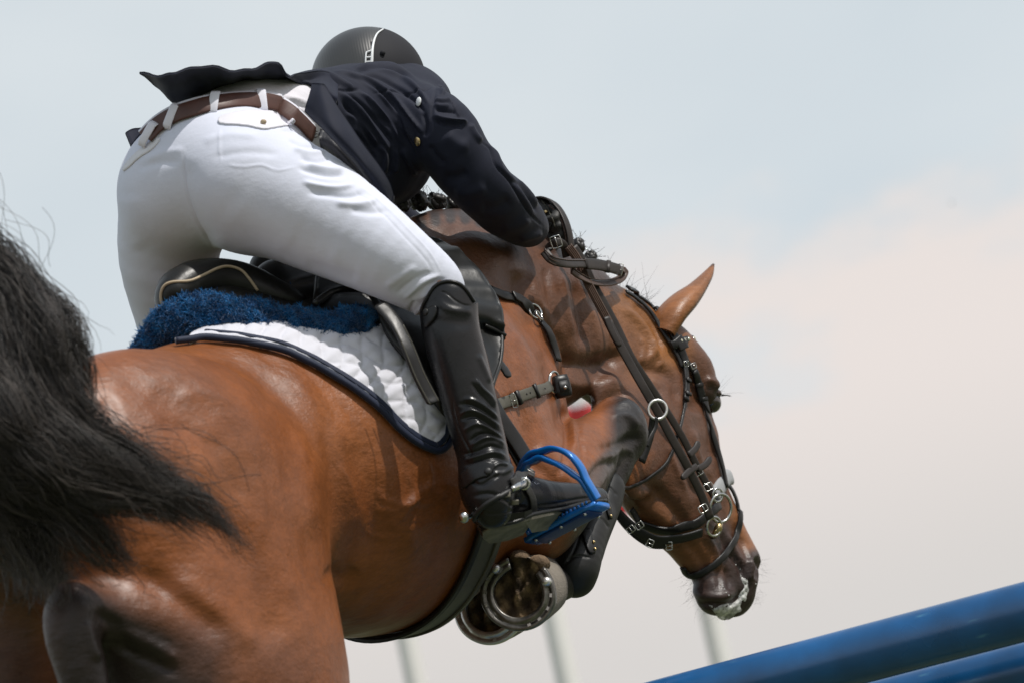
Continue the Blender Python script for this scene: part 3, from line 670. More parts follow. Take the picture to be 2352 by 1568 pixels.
guides = [
 (g((-70, 640, 5.35), (5, 655, 5.28), (80, 730, 5.22), (138, 815, 5.2), (150, 920, 5.22), (130, 1040, 5.22)), 2400, .024),
 (g((-100, 600, 5.3), (-25, 625, 5.25), (35, 705, 5.2), (90, 800, 5.16), (100, 930, 5.16), (60, 1060, 5.2)), 2200, .032),
 (g((-80, 640, 5.3), (30, 740, 5.2), (100, 880, 5.14), (150, 975, 5.12), (240, 1050, 5.12), (345, 1105, 5.13), (440, 1150, 5.14), (510, 1195, 5.15), (572, 1285, 5.16)), 1000, .017),
 (g((-80, 700, 5.25), (0, 860, 5.15), (70, 980, 5.1), (170, 1070, 5.08), (290, 1125, 5.1), (380, 1160, 5.12), (450, 1200, 5.14)), 1500, .026),
 (g((-100, 800, 5.2), (-30, 930, 5.1), (40, 1040, 5.08), (130, 1110, 5.1), (230, 1160, 5.14)), 2400, .034),
 (g((-120, 850, 5.2), (-80, 980, 5.12), (-20, 1100, 5.1), (60, 1180, 5.12)), 2000, .044),
 (g((-120, 980, 5.2), (-30, 1100, 5.15), (40, 1210, 5.14), (80, 1300, 5.14), (96, 1360, 5.16)), 900, .040),
 (g((-40, 980, 5.2), (60, 1080, 5.13), (160, 1180, 5.12), (240, 1250, 5.13), (290, 1320, 5.15)), 700, .035),
 (g((-60, 620, 5.3), (60, 740, 5.2), (140, 890, 5.15), (200, 980, 5.14), (290, 1040, 5.14), (370, 1065, 5.15), (440, 1085, 5.16)), 500, .018),
]
tail = None; SP = []; SR = []; core = []
for gd, n, sp in guides:
    o, r = lock(gd, n, sp, r0=.00060, clumps=34, lo=.42); SP.append(o); SR.append(r)
    Cc = catmull(gd, 4)[:, :3]; k = int(len(Cc)*.62); core.append(tube(Cc[:k]+np.array([0, -.01, .05]), sp*1.15*np.interp(np.linspace(0, 1, k), [0, .2, .7, 1], [.8, 1.1, .8, .2]), 12))
# a few single hairs blown up off the tail
for _ in range(16):
    a = PZ(rng.uniform(-40, 120), rng.uniform(600, 720), 5.2); d = np.array([rng.uniform(-.10, .03), rng.uniform(.08, .20), 0])
    tt = np.linspace(0, 1, 14)[:, None]; SP.append((a+d*tt+np.array([.04, .01, 0])*np.sin(tt*rng.uniform(2, 5))*tt)[None]); SR.append(np.full((1, 14), .0004))
for _ in range(22):
    a = PZ(rng.uniform(170, 420), rng.uniform(960, 1130), 5.1); d = np.array([rng.uniform(.04, .13), rng.uniform(-.10, .05), 0])
    tt = np.linspace(0, 1, 14)[:, None]; SP.append((a+d*tt+np.array([.02, .03, 0])*np.sin(tt*rng.uniform(2, 6))*tt)[None]); SR.append(np.full((1, 14), .0006))
pc, fc = merge(core); cc = np.tile(np.array([.012, .010, .009]), (len(pc), 1))
tail = mobj('tail', pc, fc, M['hair'], horse, col=cc)
A = np.concatenate(SP); R = np.concatenate(SR); P, Q = strands(A, R)
tone = np.repeat(rng.uniform(0, 1, len(A))**2.3, A.shape[1]*3); Cc = np.array([.012, .010, .009])[None]*(1-tone[:, None])+np.array([.12, .10, .088])[None]*tone[:, None]
mobj('tail_hair', P, Q, M['hair'], tail, col=Cc, kind='stuff')
# plaited knots along the crest
def knot(c, r, seed, parent):
    rr = np.random.default_rng(seed); parts = [uvs(c, np.eye(3), (r*.8, r*.8, r*.8), 14, 10)]
    for k in range(3):
        ax = rr.normal(size=3); ax /= np.linalg.norm(ax); b = unit(np.cross(ax, [0, 0, 1.])); e = np.cross(ax, b); a = np.arange(26)/26*2*math.pi
        ring = [c+ax*(r*.25*math.sin(2*x+k))+(b*math.cos(x)+e*math.sin(x))*r*(.62+.06*math.sin(5*x)) for x in a]
        parts.append(tube(ring, [r*(.27+.10*abs(math.sin(4*x))) for x in a], 8, closed=True))
    P, F = merge(parts); o = mobj('braid', P, F, M['hair'], parent, col=np.tile(np.array([.014, .012, .011]), (len(P), 1)))
    n = 26; m = 8; d = rr.normal(size=(n, 3)); d[:, 1] = np.abs(d[:, 1])*1.1; d /= np.linalg.norm(d, axis=1)[:, None]
    L = rr.uniform(.004, .016, n); t = np.linspace(0, 1, m); pth = c+d[:, None]*(r*.7+L[:, None]*t[None])[..., None]+rr.normal(size=(n, 1, 3))*.010*(t**2)[None, :, None]
    P, Q = strands(pth, np.full((n, m), .0004)); mobj('loose_hair', P, Q, M['hair'], o, col=np.tile(np.array([.03, .024, .02]), (len(P), 1)), kind='stuff')
for i, (u, v, r) in enumerate([(922, 470, .019), (962, 462, .023), (1003, 463, .022), (1043, 471, .022), (1080, 482, .020), (1120, 492, .017), (1165, 506, .017), (1212, 522, .017), (1262, 545, .017), (1326, 566, .019), (1357, 591, .015), (1392, 618, .010)]):
    c = Mp(u, v, .004); 
    for k in range(14):
        p, nn = HS.near(c);
    c = c if i > 8 else c
    knot(c, r, 20+i, horse)
# short hairs along crest, poll and whiskers round the muzzle
def fringe(pts, n, L, spread, dirv, r0, parent, name, jit=.3):
    Cn = catmull([tuple(p) for p in pts], 6); k = rng.integers(0, len(Cn)-1, n); f = rng.random(n)[:, None]; b = Cn[k]*(1-f)+Cn[k+1]*f+rng.normal(size=(n, 3))*spread
    d = np.array(dirv)+rng.normal(size=(n, 3))*jit; d /= np.linalg.norm(d, axis=1)[:, None]; m = 7; t = np.linspace(0, 1, m)
    ln = L*rng.uniform(.4, 1.2, n); bend = rng.normal(size=(n, 1, 3))*.25*ln[:, None, None]
    P, Q = strands(b[:, None]+d[:, None]*(ln[:, None]*t)[..., None]+bend*(t**2)[None, :, None], r0*np.linspace(1, .3, m)[None]*np.ones((n, 1)))
    return mobj(name, P, Q, M['hair'], parent, col=np.tile(np.array([.03, .024, .02]), (len(P), 1)), kind='stuff')
fringe([Mp(u, v, 0) for u, v in ((900, 480), (1000, 478), (1080, 486), (1200, 530), (1330, 602), (1430, 668), (1490, 705))], 500, .012, .004, (.2, 1, 0), .0003, horse, 'mane_stubble')
fringe([Mp(u, v, 0) for u, v in ((1420, 660), (1460, 682), (1495, 705))], 40, .045, .006, (.4, 1, 0), .0004, horse, 'forelock_hair', .6)
fringe([Mp(u, v, .0) for u, v in ((1578, 1320), (1590, 1355), (1620, 1392), (1655, 1415))], 60, .030, .006, (-.8, -.6, -.2), .00018, horse, 'chin_whiskers', .45)
fringe([Mp(u, v, .0) for u, v in ((1748, 1285), (1748, 1330), (1735, 1370), (1725, 1395))], 30, .026, .004, (.9, -.4, -.1), .00018, horse, 'muzzle_whiskers', .4)
fringe([Mp(1644, 890, .07), Mp(1650, 905, .07)], 5, .05, .003, (.9, .5, 0), .0003, horse, 'brow_whiskers', .3)
# foam on the lips: droplets and a smear that follows the skin
def patch(surf, poly, step, off, thick, name, m, parent, dome=0, jag=0, col=None, fn=None, rnd=True, rim=0, **kw):
    """a piece laid on a surface inside an outline drawn in frame pixels, with real thickness"""
    from mathutils.geometry import delaunay_2d_cdt
    L = np.array(poly, float); C_ = np.vstack([L, L[:1]])
    if rnd:
        A = np.vstack([L[-1:], L, L[:2]]); C_ = catmull([tuple(p) for p in A], 6)[6:-6]
    seg = np.linalg.norm(np.diff(C_, axis=0), axis=1); cum = np.concatenate([[0], np.cumsum(seg)]); n = max(8, int(cum[-1]/step)); t = np.arange(n)/n*cum[-1]
    O = np.stack([np.interp(t, cum, C_[:, i]) for i in range(2)], 1)
    lo = O.min(0); hi = O.max(0); G = np.array([(u+(step/2 if j % 2 else 0), v) for j, v in enumerate(np.arange(lo[1], hi[1], step*.87)) for u in np.arange(lo[0], hi[0], step)])
    V3 = np.stack([(G[:, 0]-1176)/FPX, -(G[:, 1]-784)/FPX, np.ones(len(G))], 1)
    ins = paintw(V3, O, .01, poly=True) > .5; d = polydist(G, np.vstack([O, O[:1]]))[0]; G = G[ins & (d > step*.55)]
    n0 = n; V2 = [Vector((float(a_), float(b_))) for a_, b_ in np.vstack([O, G])]
    vs, _, F, _, _, _ = delaunay_2d_cdt(V2, [(i, (i+1) % n) for i in range(n)], [], 1, 1e-4)
    uv = np.array([(v.x, v.y) for v in vs]); V = []; Nv = []; ok = []
    for u, v in uv:
        p, nn = surf.hit(u, v, 0, False); ok.append(p is not None); V.append(p if p is not None else np.zeros(3)); Nv.append(nn if nn is not None else np.array([0, 0, -1.]))
    V = np.array(V); Nv = np.array(Nv); ok = np.array(ok)
    if not ok.all():
        for i in np.where(~ok)[0]: j = np.where(ok)[0][np.argmin(np.linalg.norm(uv[ok]-uv[i], axis=1))]; V[i] = PZ(uv[i, 0], uv[i, 1], V[j, 2]); Nv[i] = Nv[j]
    V = np.array([PZ(u, v, z) for (u, v), z in zip(uv, V[:, 2])])
    F = [tuple(f) for f in F]; Fa = np.array(F); E = np.concatenate([Fa[:, [0, 1]], Fa[:, [1, 2]], Fa[:, [2, 0]]])
    for _ in range(6): Nv = lap(Nv, E, .5)
    z = V[:, 2:3].copy()
    for _ in range(kw.pop('zs', 1)): z = lap(z, E, .5)
    V = V*(z/V[:, 2:3])
    Nv /= np.maximum(np.linalg.norm(Nv, axis=1), 1e-9)[:, None]
    D = polydist(uv, np.vstack([O, O[:1]]))[0]
    h = off+thick+dome*np.clip(D/12, 0, 1)**.5
    if fn is not None: h = h+fn(uv, D)
    T_ = V+Nv*h[:, None]; B = V+Nv*max(0, off-.004); n = len(V); cnt = set()
    for f in F:
        for a_, b_ in zip(f, f[1:]+f[:1]): cnt.add((a_, b_))
    Q = F+[tuple(x+n for x in f[::-1]) for f in F]+[(b_, a_, a_+n, b_+n) for a_, b_ in cnt if (b_, a_) not in cnt]
    PP = np.concatenate([T_, B]); c = None if col is None else (col(PP) if callable(col) else np.tile(np.array(col, float), (len(PP), 1)))
    o_ = mobj(name, PP, Q, M[m], parent, col=c, **kw)
    if rim:
        Rm = V[:n0]+Nv[:n0]*(off+thick*.5); k_ = np.arange(n0)
        for _ in range(4): Rm = (np.roll(Rm, 1, 0)+Rm*2+np.roll(Rm, -1, 0))/4
        simple(name+'_edge', tube(Rm, rim, 8, closed=True), m, parent)
    return o_
fmf = lambda q, d: .0010*np.sin(q[:, 0]*.5)*np.sin(q[:, 1]*.43)+.0010*np.sin(q[:, 0]*.23+q[:, 1]*.31)-.0022*np.exp(-d/3)
patch(HS, [(1628, 1388), (1645, 1392), (1662, 1386), (1684, 1383), (1698, 1372), (1704, 1378), (1700, 1392), (1704, 1402), (1690, 1408), (1682, 1418), (1662, 1423), (1650, 1418), (1640, 1404)], 4, .0, .0018, 'lip_foam', 'foam', horse, fn=fmf, kind='stuff')
patch(HS, [(1696, 1374), (1700, 1360), (1708, 1350), (1704, 1335), (1700, 1318), (1707, 1326), (1716, 1330), (1718, 1344), (1720, 1356), (1715, 1366), (1712, 1380)], 3, .0, .0016, 'lip_foam', 'foam', horse, fn=fmf, kind='stuff')
for u, v in ((1664, 1352), (1668, 1360), (1674, 1366), (1700, 1306), (1690, 1296), (1736, 1340), (1660, 1346)):
    c_, n_ = HS.hit(u, v, 0.0); simple('foam_drop', uvs(c_, np.eye(3), (.0016,)*3, 8, 6), 'foam', horse)
# ------------------------------------------------------------------ hooves
def hoof(c, Nv, T, rx, ry, parent, shoe, studs=True, wallcol=(.19, .165, .135)):
    Nv = unit(Nv); T = np.array(T, float); T = unit(T-Nv*(T@Nv)); S = np.cross(Nv, T)
    def ol(ph, k=1.0):
        y = ry*math.cos(ph); x = rx*math.sin(ph)*(1-.10*max(0, -math.cos(ph)))
        return c+(S*x+T*y)*k
    nphi = 48; A_ = [2*math.pi*i/nphi for i in range(nphi)]; P = []; F = []
    lev = [(0, 1.0), (.02, .985), (.045, .955), (.07, .92), (.085, .90), (.095, .80), (.11, .6)]
    for dz, k in lev:
        for a in A_: P.append(ol(a, k*(1+.006*math.sin(9*a+dz*90)))-Nv*dz-T*dz*.25)
    for i in range(len(lev)-1):
        for j in range(nphi): F.append((i*nphi+j, i*nphi+(j+1) % nphi, (i+1)*nphi+(j+1) % nphi, (i+1)*nphi+j))
    P = np.array(P); t = np.repeat(np.arange(len(lev)), nphi)
    Cc = np.tile(np.array(wallcol), (len(P), 1)); Cc[t >= 4] = (.03, .025, .022)
    w = mobj('hoof', P, F, M['keratin'], parent, col=Cc)
    # sole: concave with a V-shaped frog
    P = []; F = []; nr = 16; Cc = []
    for i in range(nr+1):
        k = i/nr
        for a in A_:
            q = ol(a, .97*k); x = (q-c)@S/rx; y = (q-c)@T/ry
            fr = max(0, min(1, (.46-abs(x)*1.7-(y+.15)*.55)*5)) if y < .42 else 0
            cleft = math.exp(-(x/.06)**2)*(1 if y < -.05 else 0)
            side = math.exp(-((abs(x)-.30+(y+.2)*.22)/.07)**2)*(1 if y < .35 else 0)
            dpt = -.008*(1-k**3)+.011*fr*(1 if y < .35 else .2)-.008*cleft*fr-.007*side+.0025*math.sin(23*x+3*y)*math.sin(19*y+1)
            P.append(q+Nv*dpt); v = .5+.5*math.sin(11*x+1)*math.sin(9*y+2*x)
            Cc.append(np.array([.035, .024, .016])*(1-v**2)+np.array([.23, .16, .09])*v**2*(.45+.55*(1-side)))
    for i in range(nr):
        for j in range(nphi): F.append((i*nphi+j, i*nphi+(j+1) % nphi, (i+1)*nphi+(j+1) % nphi, (i+1)*nphi+j))
    mobj('sole', np.array(P), F, M['sole'], w, col=np.array(Cc))
    bulbs = [uvs(c-T*ry*.93+S*s_*rx*.27-Nv*.012, (S, T, Nv), (.021, .016, .022), 14, 10) for s_ in (-1, 1)]
    simple('heel_bulb', bulbs, 'sole', w, col=(.16, .11, .07))
    # shoe
    a0 = math.radians(148); nn = 56; rows = []
    for i in range(nn+1):
        a = -a0+2*a0*i/nn; tw = 1-.25*max(0, (abs(a)-2.2)); o = ol(a, 1.015); inn = ol(a, 1.015-.36*tw)
        m_ = o*.55+inn*.45; m2 = o*.36+inn*.64; cr = .004 if .35 < abs(a) < 1.95 else .0012
        rows.append([o-Nv*.001, o+Nv*.010, o*.93+inn*.07+Nv*.0115, o*.66+inn*.34+Nv*.0115, o*.60+inn*.40+Nv*(.0115-cr), m_*.9+inn*.1+Nv*(.0115-cr), o*.42+inn*.58+Nv*.0115, o*.06+inn*.94+Nv*.011, inn+Nv*.009, inn-Nv*.001])
    ns = 10; P = np.array(rows).reshape(-1, 3); F = [(i*ns+j, i*ns+(j+1) % ns, (i+1)*ns+(j+1) % ns, (i+1)*ns+j) for i in range(nn) for j in range(ns)]
    F += [tuple(range(ns))[::-1], tuple(nn*ns+j for j in range(ns))]
    sh = mobj('horseshoe', P, F, M[shoe], w)
    for a in (-1.75, -1.35, -.95, -.6, .6, .95, 1.35, 1.75):
        q = ol(a, 1.015)*.62+ol(a, .72)*.38; tt = unit(ol(a+.05)-ol(a-.05)); s2 = np.cross(Nv, tt)
        b = [q+Nv*.0085+tt*x*.0035+s2*y*.0025+Nv*z for z in (0, .0032) for x, y in ((-1, -1), (1, -1), (1, 1), (-1, 1))]
        mobj('nail', np.array(b), [(0, 1, 5, 4), (1, 2, 6, 5), (2, 3, 7, 6), (3, 0, 4, 7), (4, 5, 6, 7)], M['bright'], sh, smooth=False)
    if studs:
        for a in (-2.15, 2.15):
            q = ol(a, .88); aa = np.arange(12)/12*2*math.pi
            simple('stud', tube([q+Nv*.009, q+Nv*.018, q+Nv*.023, q+Nv*.026], [.0095, .0095, .008, .004], 12), 'bright', sh)
    return w
hoof(PZ(1193, 1362, 6.12), (-.30, .16, -.93), (-.22, -.97, 0), .074, .070, horse, 'iron')
hoof(PZ(1126, 1398, 6.40), (-.28, .22, -.93), (-.35, -.93, 0), .072, .070, horse, 'bright', studs=False)
# ------------------------------------------------------------------ small builders for tack
def MP(l, r):
    out = []
    for i, p in enumerate(l): rr = r if np.isscalar(r) else np.interp(i/(len(l)-1), np.linspace(0, 1, len(r)), r); out.append(Mp(p[0], p[1], rr))
    return catmull([tuple(p) for p in out], 6) if len(out) > 2 else np.array([out[0]+(out[1]-out[0])*t for t in np.linspace(0, 1, 10)])
VN = unit(RR*.75-np.array([0, 0, .5]))
def fstrap(name, l, r, width, thick, m, parent, end=False, nrm=None, **kw):
    Cn = MP(l, r); return simple(name, strap(Cn, np.tile(unit(nrm) if nrm is not None else VN, (len(Cn), 1)), width, thick, round_end=end), m, parent, **kw)
def dstrap(name, surf, l, width, thick, m, parent, off=.003, end=False, sm=3, **kw):
    Cn, Nn = drape(surf, l, off, smooth=sm); return simple(name, strap(Cn, Nn, width, thick, round_end=end), m, parent, **kw)
def buckle(c, T, n, w, l, parent, m='chrome', r=.0011, prong=True):
    w = w*.82; l = l*.82
    T = unit(T); n = unit(n-T*(n@T)); b = np.cross(T, n); pts = []
    for a in np.arange(24)/24*2*math.pi:
        x = math.cos(a); y = math.sin(a); k = 1/max(abs(x), abs(y))**.8
        pts.append(c+T*x*k*l/2+b*y*k*w/2+n*.001)
    parts = [tube(pts, r, 8, closed=True)]
    if prong: parts.append(tube([c-T*l*.5+n*.002, c+n*.004, c+T*l*.5+n*.003], r*.8, 6))
    return simple('buckle', parts, m, parent)
def ringo(name, c, a1, a2, R_, r, m, parent, seg=28):
    a = np.arange(seg)/seg*2*math.pi; a1 = unit(a1); a2 = unit(a2)
    return simple(name, tube([c+(a1*math.cos(x)+a2*math.sin(x))*R_ for x in a], r, 10, closed=True), m, parent)
# ================================================================== saddle cloth, half pad, saddle
cloth = root('saddle_cloth', Mp(800, 950, .3), 'white quilted saddle cloth with navy binding under the saddle', 'saddle cloth')
poly = [(436, 792), (470, 783), (560, 791), (640, 806), (700, 830), (760, 862), (820, 899), (870, 938), (910, 977), (950, 1008), (985, 1024), (1006, 1024), (1020, 1006), (1030, 960), (1045, 840), (1000, 760), (930, 735), (860, 750), (800, 765), (700, 758), (600, 748), (520, 755), (450, 775)]
def quilt(q, D):
    a = (q[:, 0]*.94+q[:, 1]*.34+10*np.sin(q[:, 1]*.05))/44*math.pi; b = (q[:, 0]*.30-q[:, 1]*.95+9*np.sin(q[:, 0]*.045))/38*math.pi
    f = np.minimum(np.abs(np.sin(a)), np.abs(np.sin(b)))**.5
    return (.0062*f-.004)*np.clip(D/14, 0, 1)+.0012*np.sin(q[:, 0]*.11+q[:, 1]*.07)*np.sin(q[:, 1]*.13)
def ccol(PP):
    C = np.tile(np.array([.64, .64, .70]), (len(PP), 1)); return C
patch(HS, poly, 4.0, .004, .009, 'quilted_panel', 'cloth', cloth, fn=quilt, col=ccol)
edge = [(405, 795), (436, 791), (470, 786), (520, 790), (560, 795), (640, 811), (700, 836), (760, 868), (820, 905), (870, 945), (910, 985), (950, 1017), (985, 1034), (1008, 1034), (1024, 1018), (1031, 990), (1036, 940)]
Cn, Nn = drape(HS, edge, .010, 6, smooth=8)
simple('binding', tube(Cn, .0068, 10), 'navy', cloth)
Cn2, Nn2 = drape(HS, [(u+3-(0 if u < 990 else 14), v-11) for u, v in edge[2:-1]], .0135, 6, smooth=8)
simple('edge_tape', strap(Cn2, Nn2, .010, .003), 'navy', cloth)
# ---- half pad of sheepskin
pad = root('half_pad', Mp(600, 760, .1), 'blue sheepskin half pad between saddle and white cloth', 'saddle pad')
s = SDF((-1.0, -.32, 5.5), (-.10, .25, 6.6), .005)
def nz(u, v, dz, rad): 
    p, _ = HS.hit(u, v); p = Mp(u, v, .1) if p is None else p; z = p[2]+dz; q = PZ(u, v, z); return (q[0], q[1], q[2], rad)
s.chain([nd(330, 822, -.11, .028), nd(362, 778, -.05, .033), nd(400, 742, -.0, .038), nd(460, 722, .03, .040), nd(540, 734, .07, .040), nd(620, 748, .10, .040), nd(700, 762, .14, .041), nd(765, 768, .17, .040), nd(808, 752, .19, .038), nd(832, 742, .19, .032)], k=.01)
s.chain([nd(500, 742, .0, .045), nd(600, 735, .03, .05), nd(720, 720, .05, .05)], k=.03)
FP, FQ = s.mesh(2); FN = vnorm(FP, FQ)
FP, FQ = subdivide(FP, FQ); FN = vnorm(FP, FQ)
FP = FP+FN*(vnoise(FP, 22, .0020, 31)+vnoise(FP, 55, .0018, 33)+vnoise(FP, 95, .0012, 35)-.001)[:, None]; FN = vnorm(FP, FQ)
fleece = mobj('fleece', FP, FQ, M['fleece'], pad, col=np.tile(np.array([.004, .045, .13]), (len(FP), 1)))
k = rng.integers(0, len(FP), 44000); m = 4; d = FN[k]+rng.normal(size=(len(k), 3))*.45; L = rng.uniform(.0008, .0026, len(k)); t = np.linspace(0, 1, m)
curl = rng.normal(size=(len(k), 1, 3))*.004
P, Q = strands(FP[k][:, None]+d[:, None]*(L[:, None]*t)[..., None]+curl*(t**2)[None, :, None], np.array([.0009, .0009, .0007, .0003])[None]*np.ones((len(k), 1)))
cl = vnoise(FP[k], 30, 1, 40)*.5+.5; cl = np.clip(cl, 0, 1)*rng.uniform(.6, 1.2, len(k)); cf = np.repeat(cl, m*3)
mobj('wool', P, Q, M['fleece'], fleece, col=np.array([.005, .050, .15])[None]*(1-cf[:, None])+np.array([.014, .15, .38])[None]*cf[:, None], kind='stuff')
# ---- saddle
sad = root('saddle', Mp(700, 700, 0), 'black leather jumping saddle with beige piping on the cantle', 'saddle')
s = SDF((-.85, -.1, 5.5), (.05, .30, 6.75), .005)
s.chain([nd(404, 672, -.005, .034), nd(440, 652, .0, .042), nd(500, 646, .01, .043), nd(560, 656, .03, .042), nd(620, 676, .06, .034), nd(670, 692, .085, .024), nd(708, 706, .10, .010)], k=.02)
s.chain([nd(392, 700, -.02, .022), nd(384, 690, -.03, .022), nd(395, 665, -.03, .028)], k=.02)
SPm, SQ = s.mesh(2); simple('seat', (SPm, SQ), 'saddle', sad); SS = Surf(SPm, SQ)
s = SDF((-.85, -.3, 5.5), (.05, .30, 6.9), .006)
s.chain([nd(430, 700, -.02, .028), nd(500, 690, .02, .030), nd(580, 705, .05, .030), nd(660, 722, .09, .026), nd(720, 738, .12, .02)], k=.02)
s.chain([nd(640, 660, .0, .055), nd(720, 660, .02, .060), nd(820, 665, .04, .060), nd(920, 660, .03, .06), nd(980, 650, .02, .05)], k=.04)
s.chain([nd(650, 712, .045, .042), nd(740, 698, .08, .050), nd(830, 692, .12, .050), nd(890, 706, .18, .040)], k=.03)
s.chain([nd(620, 620, -.08, .042), nd(700, 630, -.04, .045), nd(780, 640, -.0, .045)], k=.03)
simple('panel', s.mesh(2), 'saddle', sad)
Cn, Nn = drape(SS, [(381, 712), (371, 690), (374, 664), (392, 650), (435, 646), (466, 633), (498, 618), (523, 613), (552, 621), (571, 640), (592, 668)], .0015, 6, smooth=6)
simple('piping', tube(Cn, .0028, 8), 'piping', sad)
for l in ([(440, 690), (480, 668), (540, 665), (600, 678), (660, 698), (708, 712)], [(470, 684), (520, 676), (590, 688), (650, 706), (700, 718)]):
    Cn, Nn = drape(SS, l, .002, 6, smooth=6); simple('welt', tube(Cn, .0032, 8), 'saddle', sad)
# long flap lying along the horse's side, under the rider's leg
def shell(surf, poly, step, off, thick, name, m, parent, fn=None, **kw): return patch(surf, poly, step, off, thick, name, m, parent, fn=fn, **kw)
HS2 = HS
flap = [(716, 738), (745, 718), (776, 708), (808, 706), (838, 714), (862, 732), (868, 775), (890, 815), (925, 855), (955, 895), (985, 950), (1030, 985), (1080, 960), (1102, 895), (1119, 852), (1128, 802), (1124, 748), (1108, 700), (1080, 656), (1046, 622), (1008, 602), (971, 596), (946, 596), (880, 600), (800, 630), (740, 660)]
shell(HS, flap, 7, .030, .006, 'flap', 'saddle', sad, zs=30, rim=.0045)
shell(HS, [(690, 715), (730, 700), (790, 690), (850, 695), (885, 725), (880, 765), (800, 770), (720, 760)], 7, .010, .006, 'under_flap', 'saddle', sad, zs=10)
Cn, Nn = drape(HS, [(716, 738), (745, 718), (776, 708), (808, 706), (838, 714), (856, 738), (868, 775), (890, 815), (925, 855), (955, 895), (985, 950)], .038, 6, smooth=10)
simple('flap_edge', tube(Cn, .006, 10), 'saddle', sad)
kb = [(1000, 560), (1040, 578), (1090, 618), (1130, 668), (1153, 716), (1158, 781), (1108, 762), (1090, 700), (1050, 640), (1010, 620)]
shell(HS, [(950, 590), (1003, 604), (1051, 640), (1091, 690), (1117, 742), (1123, 800), (1075, 786), (1015, 778), (975, 718), (955, 658)], 6, .034, .008, 'knee_block', 'saddle', sad, zs=30, dome=.020, fn=lambda q, D: .002*np.sin(q[:, 1]*.16))
Cn, Nn = drape(HS, [(953, 586), (1007, 602), (1055, 638), (1097, 688), (1123, 740), (1129, 802)], .036, 6, smooth=10); simple('knee_block_welt', tube(Cn, .0045, 8), 'saddle', sad)
Cn, Nn = drape(HS, [(1085, 782), (1104, 790), (1128, 800)], .044, 6, smooth=10); simple('seam', tube(Cn, .004, 8), 'saddle', sad)
dstrap('girth_strap_end', HS, [(1108, 845), (1128, 868), (1138, 886)], .022, .005, 'leather', sad, off=.036, end=True)
# stirrup leather: buckle keeper behind the leg, the strap down to the iron
keep = [(872, 700), (893, 722), (915, 752), (938, 800), (962, 860), (985, 905), (997, 926)]
Cn = MP(keep, [.30, .345, .36]); simple('stirrup_leather', strap(Cn, np.tile(VN, (len(Cn), 1)), .026, .0065, round_end=True), 'leather', sad)
Cn = MP([(p[0]-1, p[1]-1) for p in keep[2:]], [.353, .367]); b_ = np.cross(frames(Cn), VN)
for sgn in (-1, 1): simple('stitched_edge', tube(Cn+b_*.0095*sgn+VN*.004, .0010, 6), 'girth', sad)
dstrap('leather_keeper', HS, [(850, 672), (880, 705), (905, 730)], .020, .006, 'leather', sad, off=.055, end=True)
fstrap('stirrup_leather', [(1128, 920), (1150, 960), (1185, 1012), (1216, 1062)], [.31, .335], .030, .006, 'leather', sad)
fstrap('stirrup_leather', [(1120, 930), (1142, 968), (1177, 1020), (1206, 1072)], [.295, .322], .030, .006, 'leather', sad)
# ---- stirrup iron
st = root('stirrup_iron', PZ(1300, 1200, 5.98), 'blue metal stirrup iron around the toe of the boot', 'stirrup')
arch = [(1228, 1238, 6.02, .009), (1206, 1180, 6.03, .009), (1196, 1110, 6.02, .009), (1204, 1068, 5.995, .010), (1232, 1046, 5.975, .0115), (1268, 1044, 5.955, .0115), (1302, 1058, 5.935, .0110), (1332, 1088, 5.925, .0105), (1354, 1120, 5.92, .010), (1370, 1146, 5.92, .010)]
fd = unit(HH*.95+np.array([0, -.1, 0]))
A = catmull([tuple(PZ(a, b, c))+(d,) for a, b, c, d in arch], 8)
def bar(C, wdt, thk, ax, off=0):
    C = np.asarray(C); T = frames(C); rings = []
    sec = [(-.5, -.35), (-.4, -.5), (.4, -.5), (.5, -.35), (.5, .35), (.4, .5), (-.4, .5), (-.5, .35)]
    for i in range(len(C)):
        n = ax-T[i]*(ax@T[i]); n = unit(n); b = np.cross(T[i], n); w_ = wdt[i] if hasattr(wdt, '__len__') else wdt; h_ = thk[i] if hasattr(thk, '__len__') else thk
        rings.append([C[i]+n*(x*w_)+b*(y*h_) for x, y in sec])
    P = np.array(rings).reshape(-1, 3); s_ = 8; F = [(i*s_+j, i*s_+(j+1) % s_, (i+1)*s_+(j+1) % s_, (i+1)*s_+j) for i in range(len(C)-1) for j in range(s_)]
    return P, F+[tuple(range(s_))[::-1], tuple((len(C)-1)*s_+j for j in range(s_))]
n = len(A); tt = np.linspace(0, 1, n)
# two rails that part around the open slots of the arch
gap = np.interp(tt, [0, .36, .38, .42, .44, .50, .52, .60, .68, .78, .80, 1], [0, 0, .0, .0060, 0, 0, .0062, .0090, .0090, .005, 0, 0])
thk = np.interp(tt, [0, .38, .46, .55, .8, 1], [.013, .015, .021, .018, .015, .013])
for _ in range(5): gap[1:-1] = (gap[:-2]+gap[1:-1]*2+gap[2:])/4; thk[1:-1] = (thk[:-2]+thk[1:-1]*2+thk[2:])/4
T = frames(A[:, :3]); bb = np.cross(T, fd); bb /= np.linalg.norm(bb, axis=1)[:, None]
parts = [bar(A[:, :3]+bb*(gap+thk*.25)[:, None], .020, thk*.5+.001, fd), bar(A[:, :3]-bb*(gap+thk*.25)[:, None], .020, thk*.5+.001, fd)]
simple('arch', parts, 'blue', st)
t0_ = PZ(1226, 1240, 6.02); t1_ = PZ(1378, 1160, 5.925); tv = t1_-t0_
simple('tread', bar([t0_-tv*.03+tv*1.06*x for x in np.linspace(0, 1, 8)], [.044, .052, .056, .058, .058, .056, .052, .044], .011, fd), 'blue', st)
dn = unit(np.cross(tv, fd)); dn = dn if dn[1] < 0 else -dn
simple('tread_grip', bar([t0_+tv*.08+dn*.007+tv*.84*x for x in np.linspace(0, 1, 6)], .040, .006, fd), 'darkblue', st)
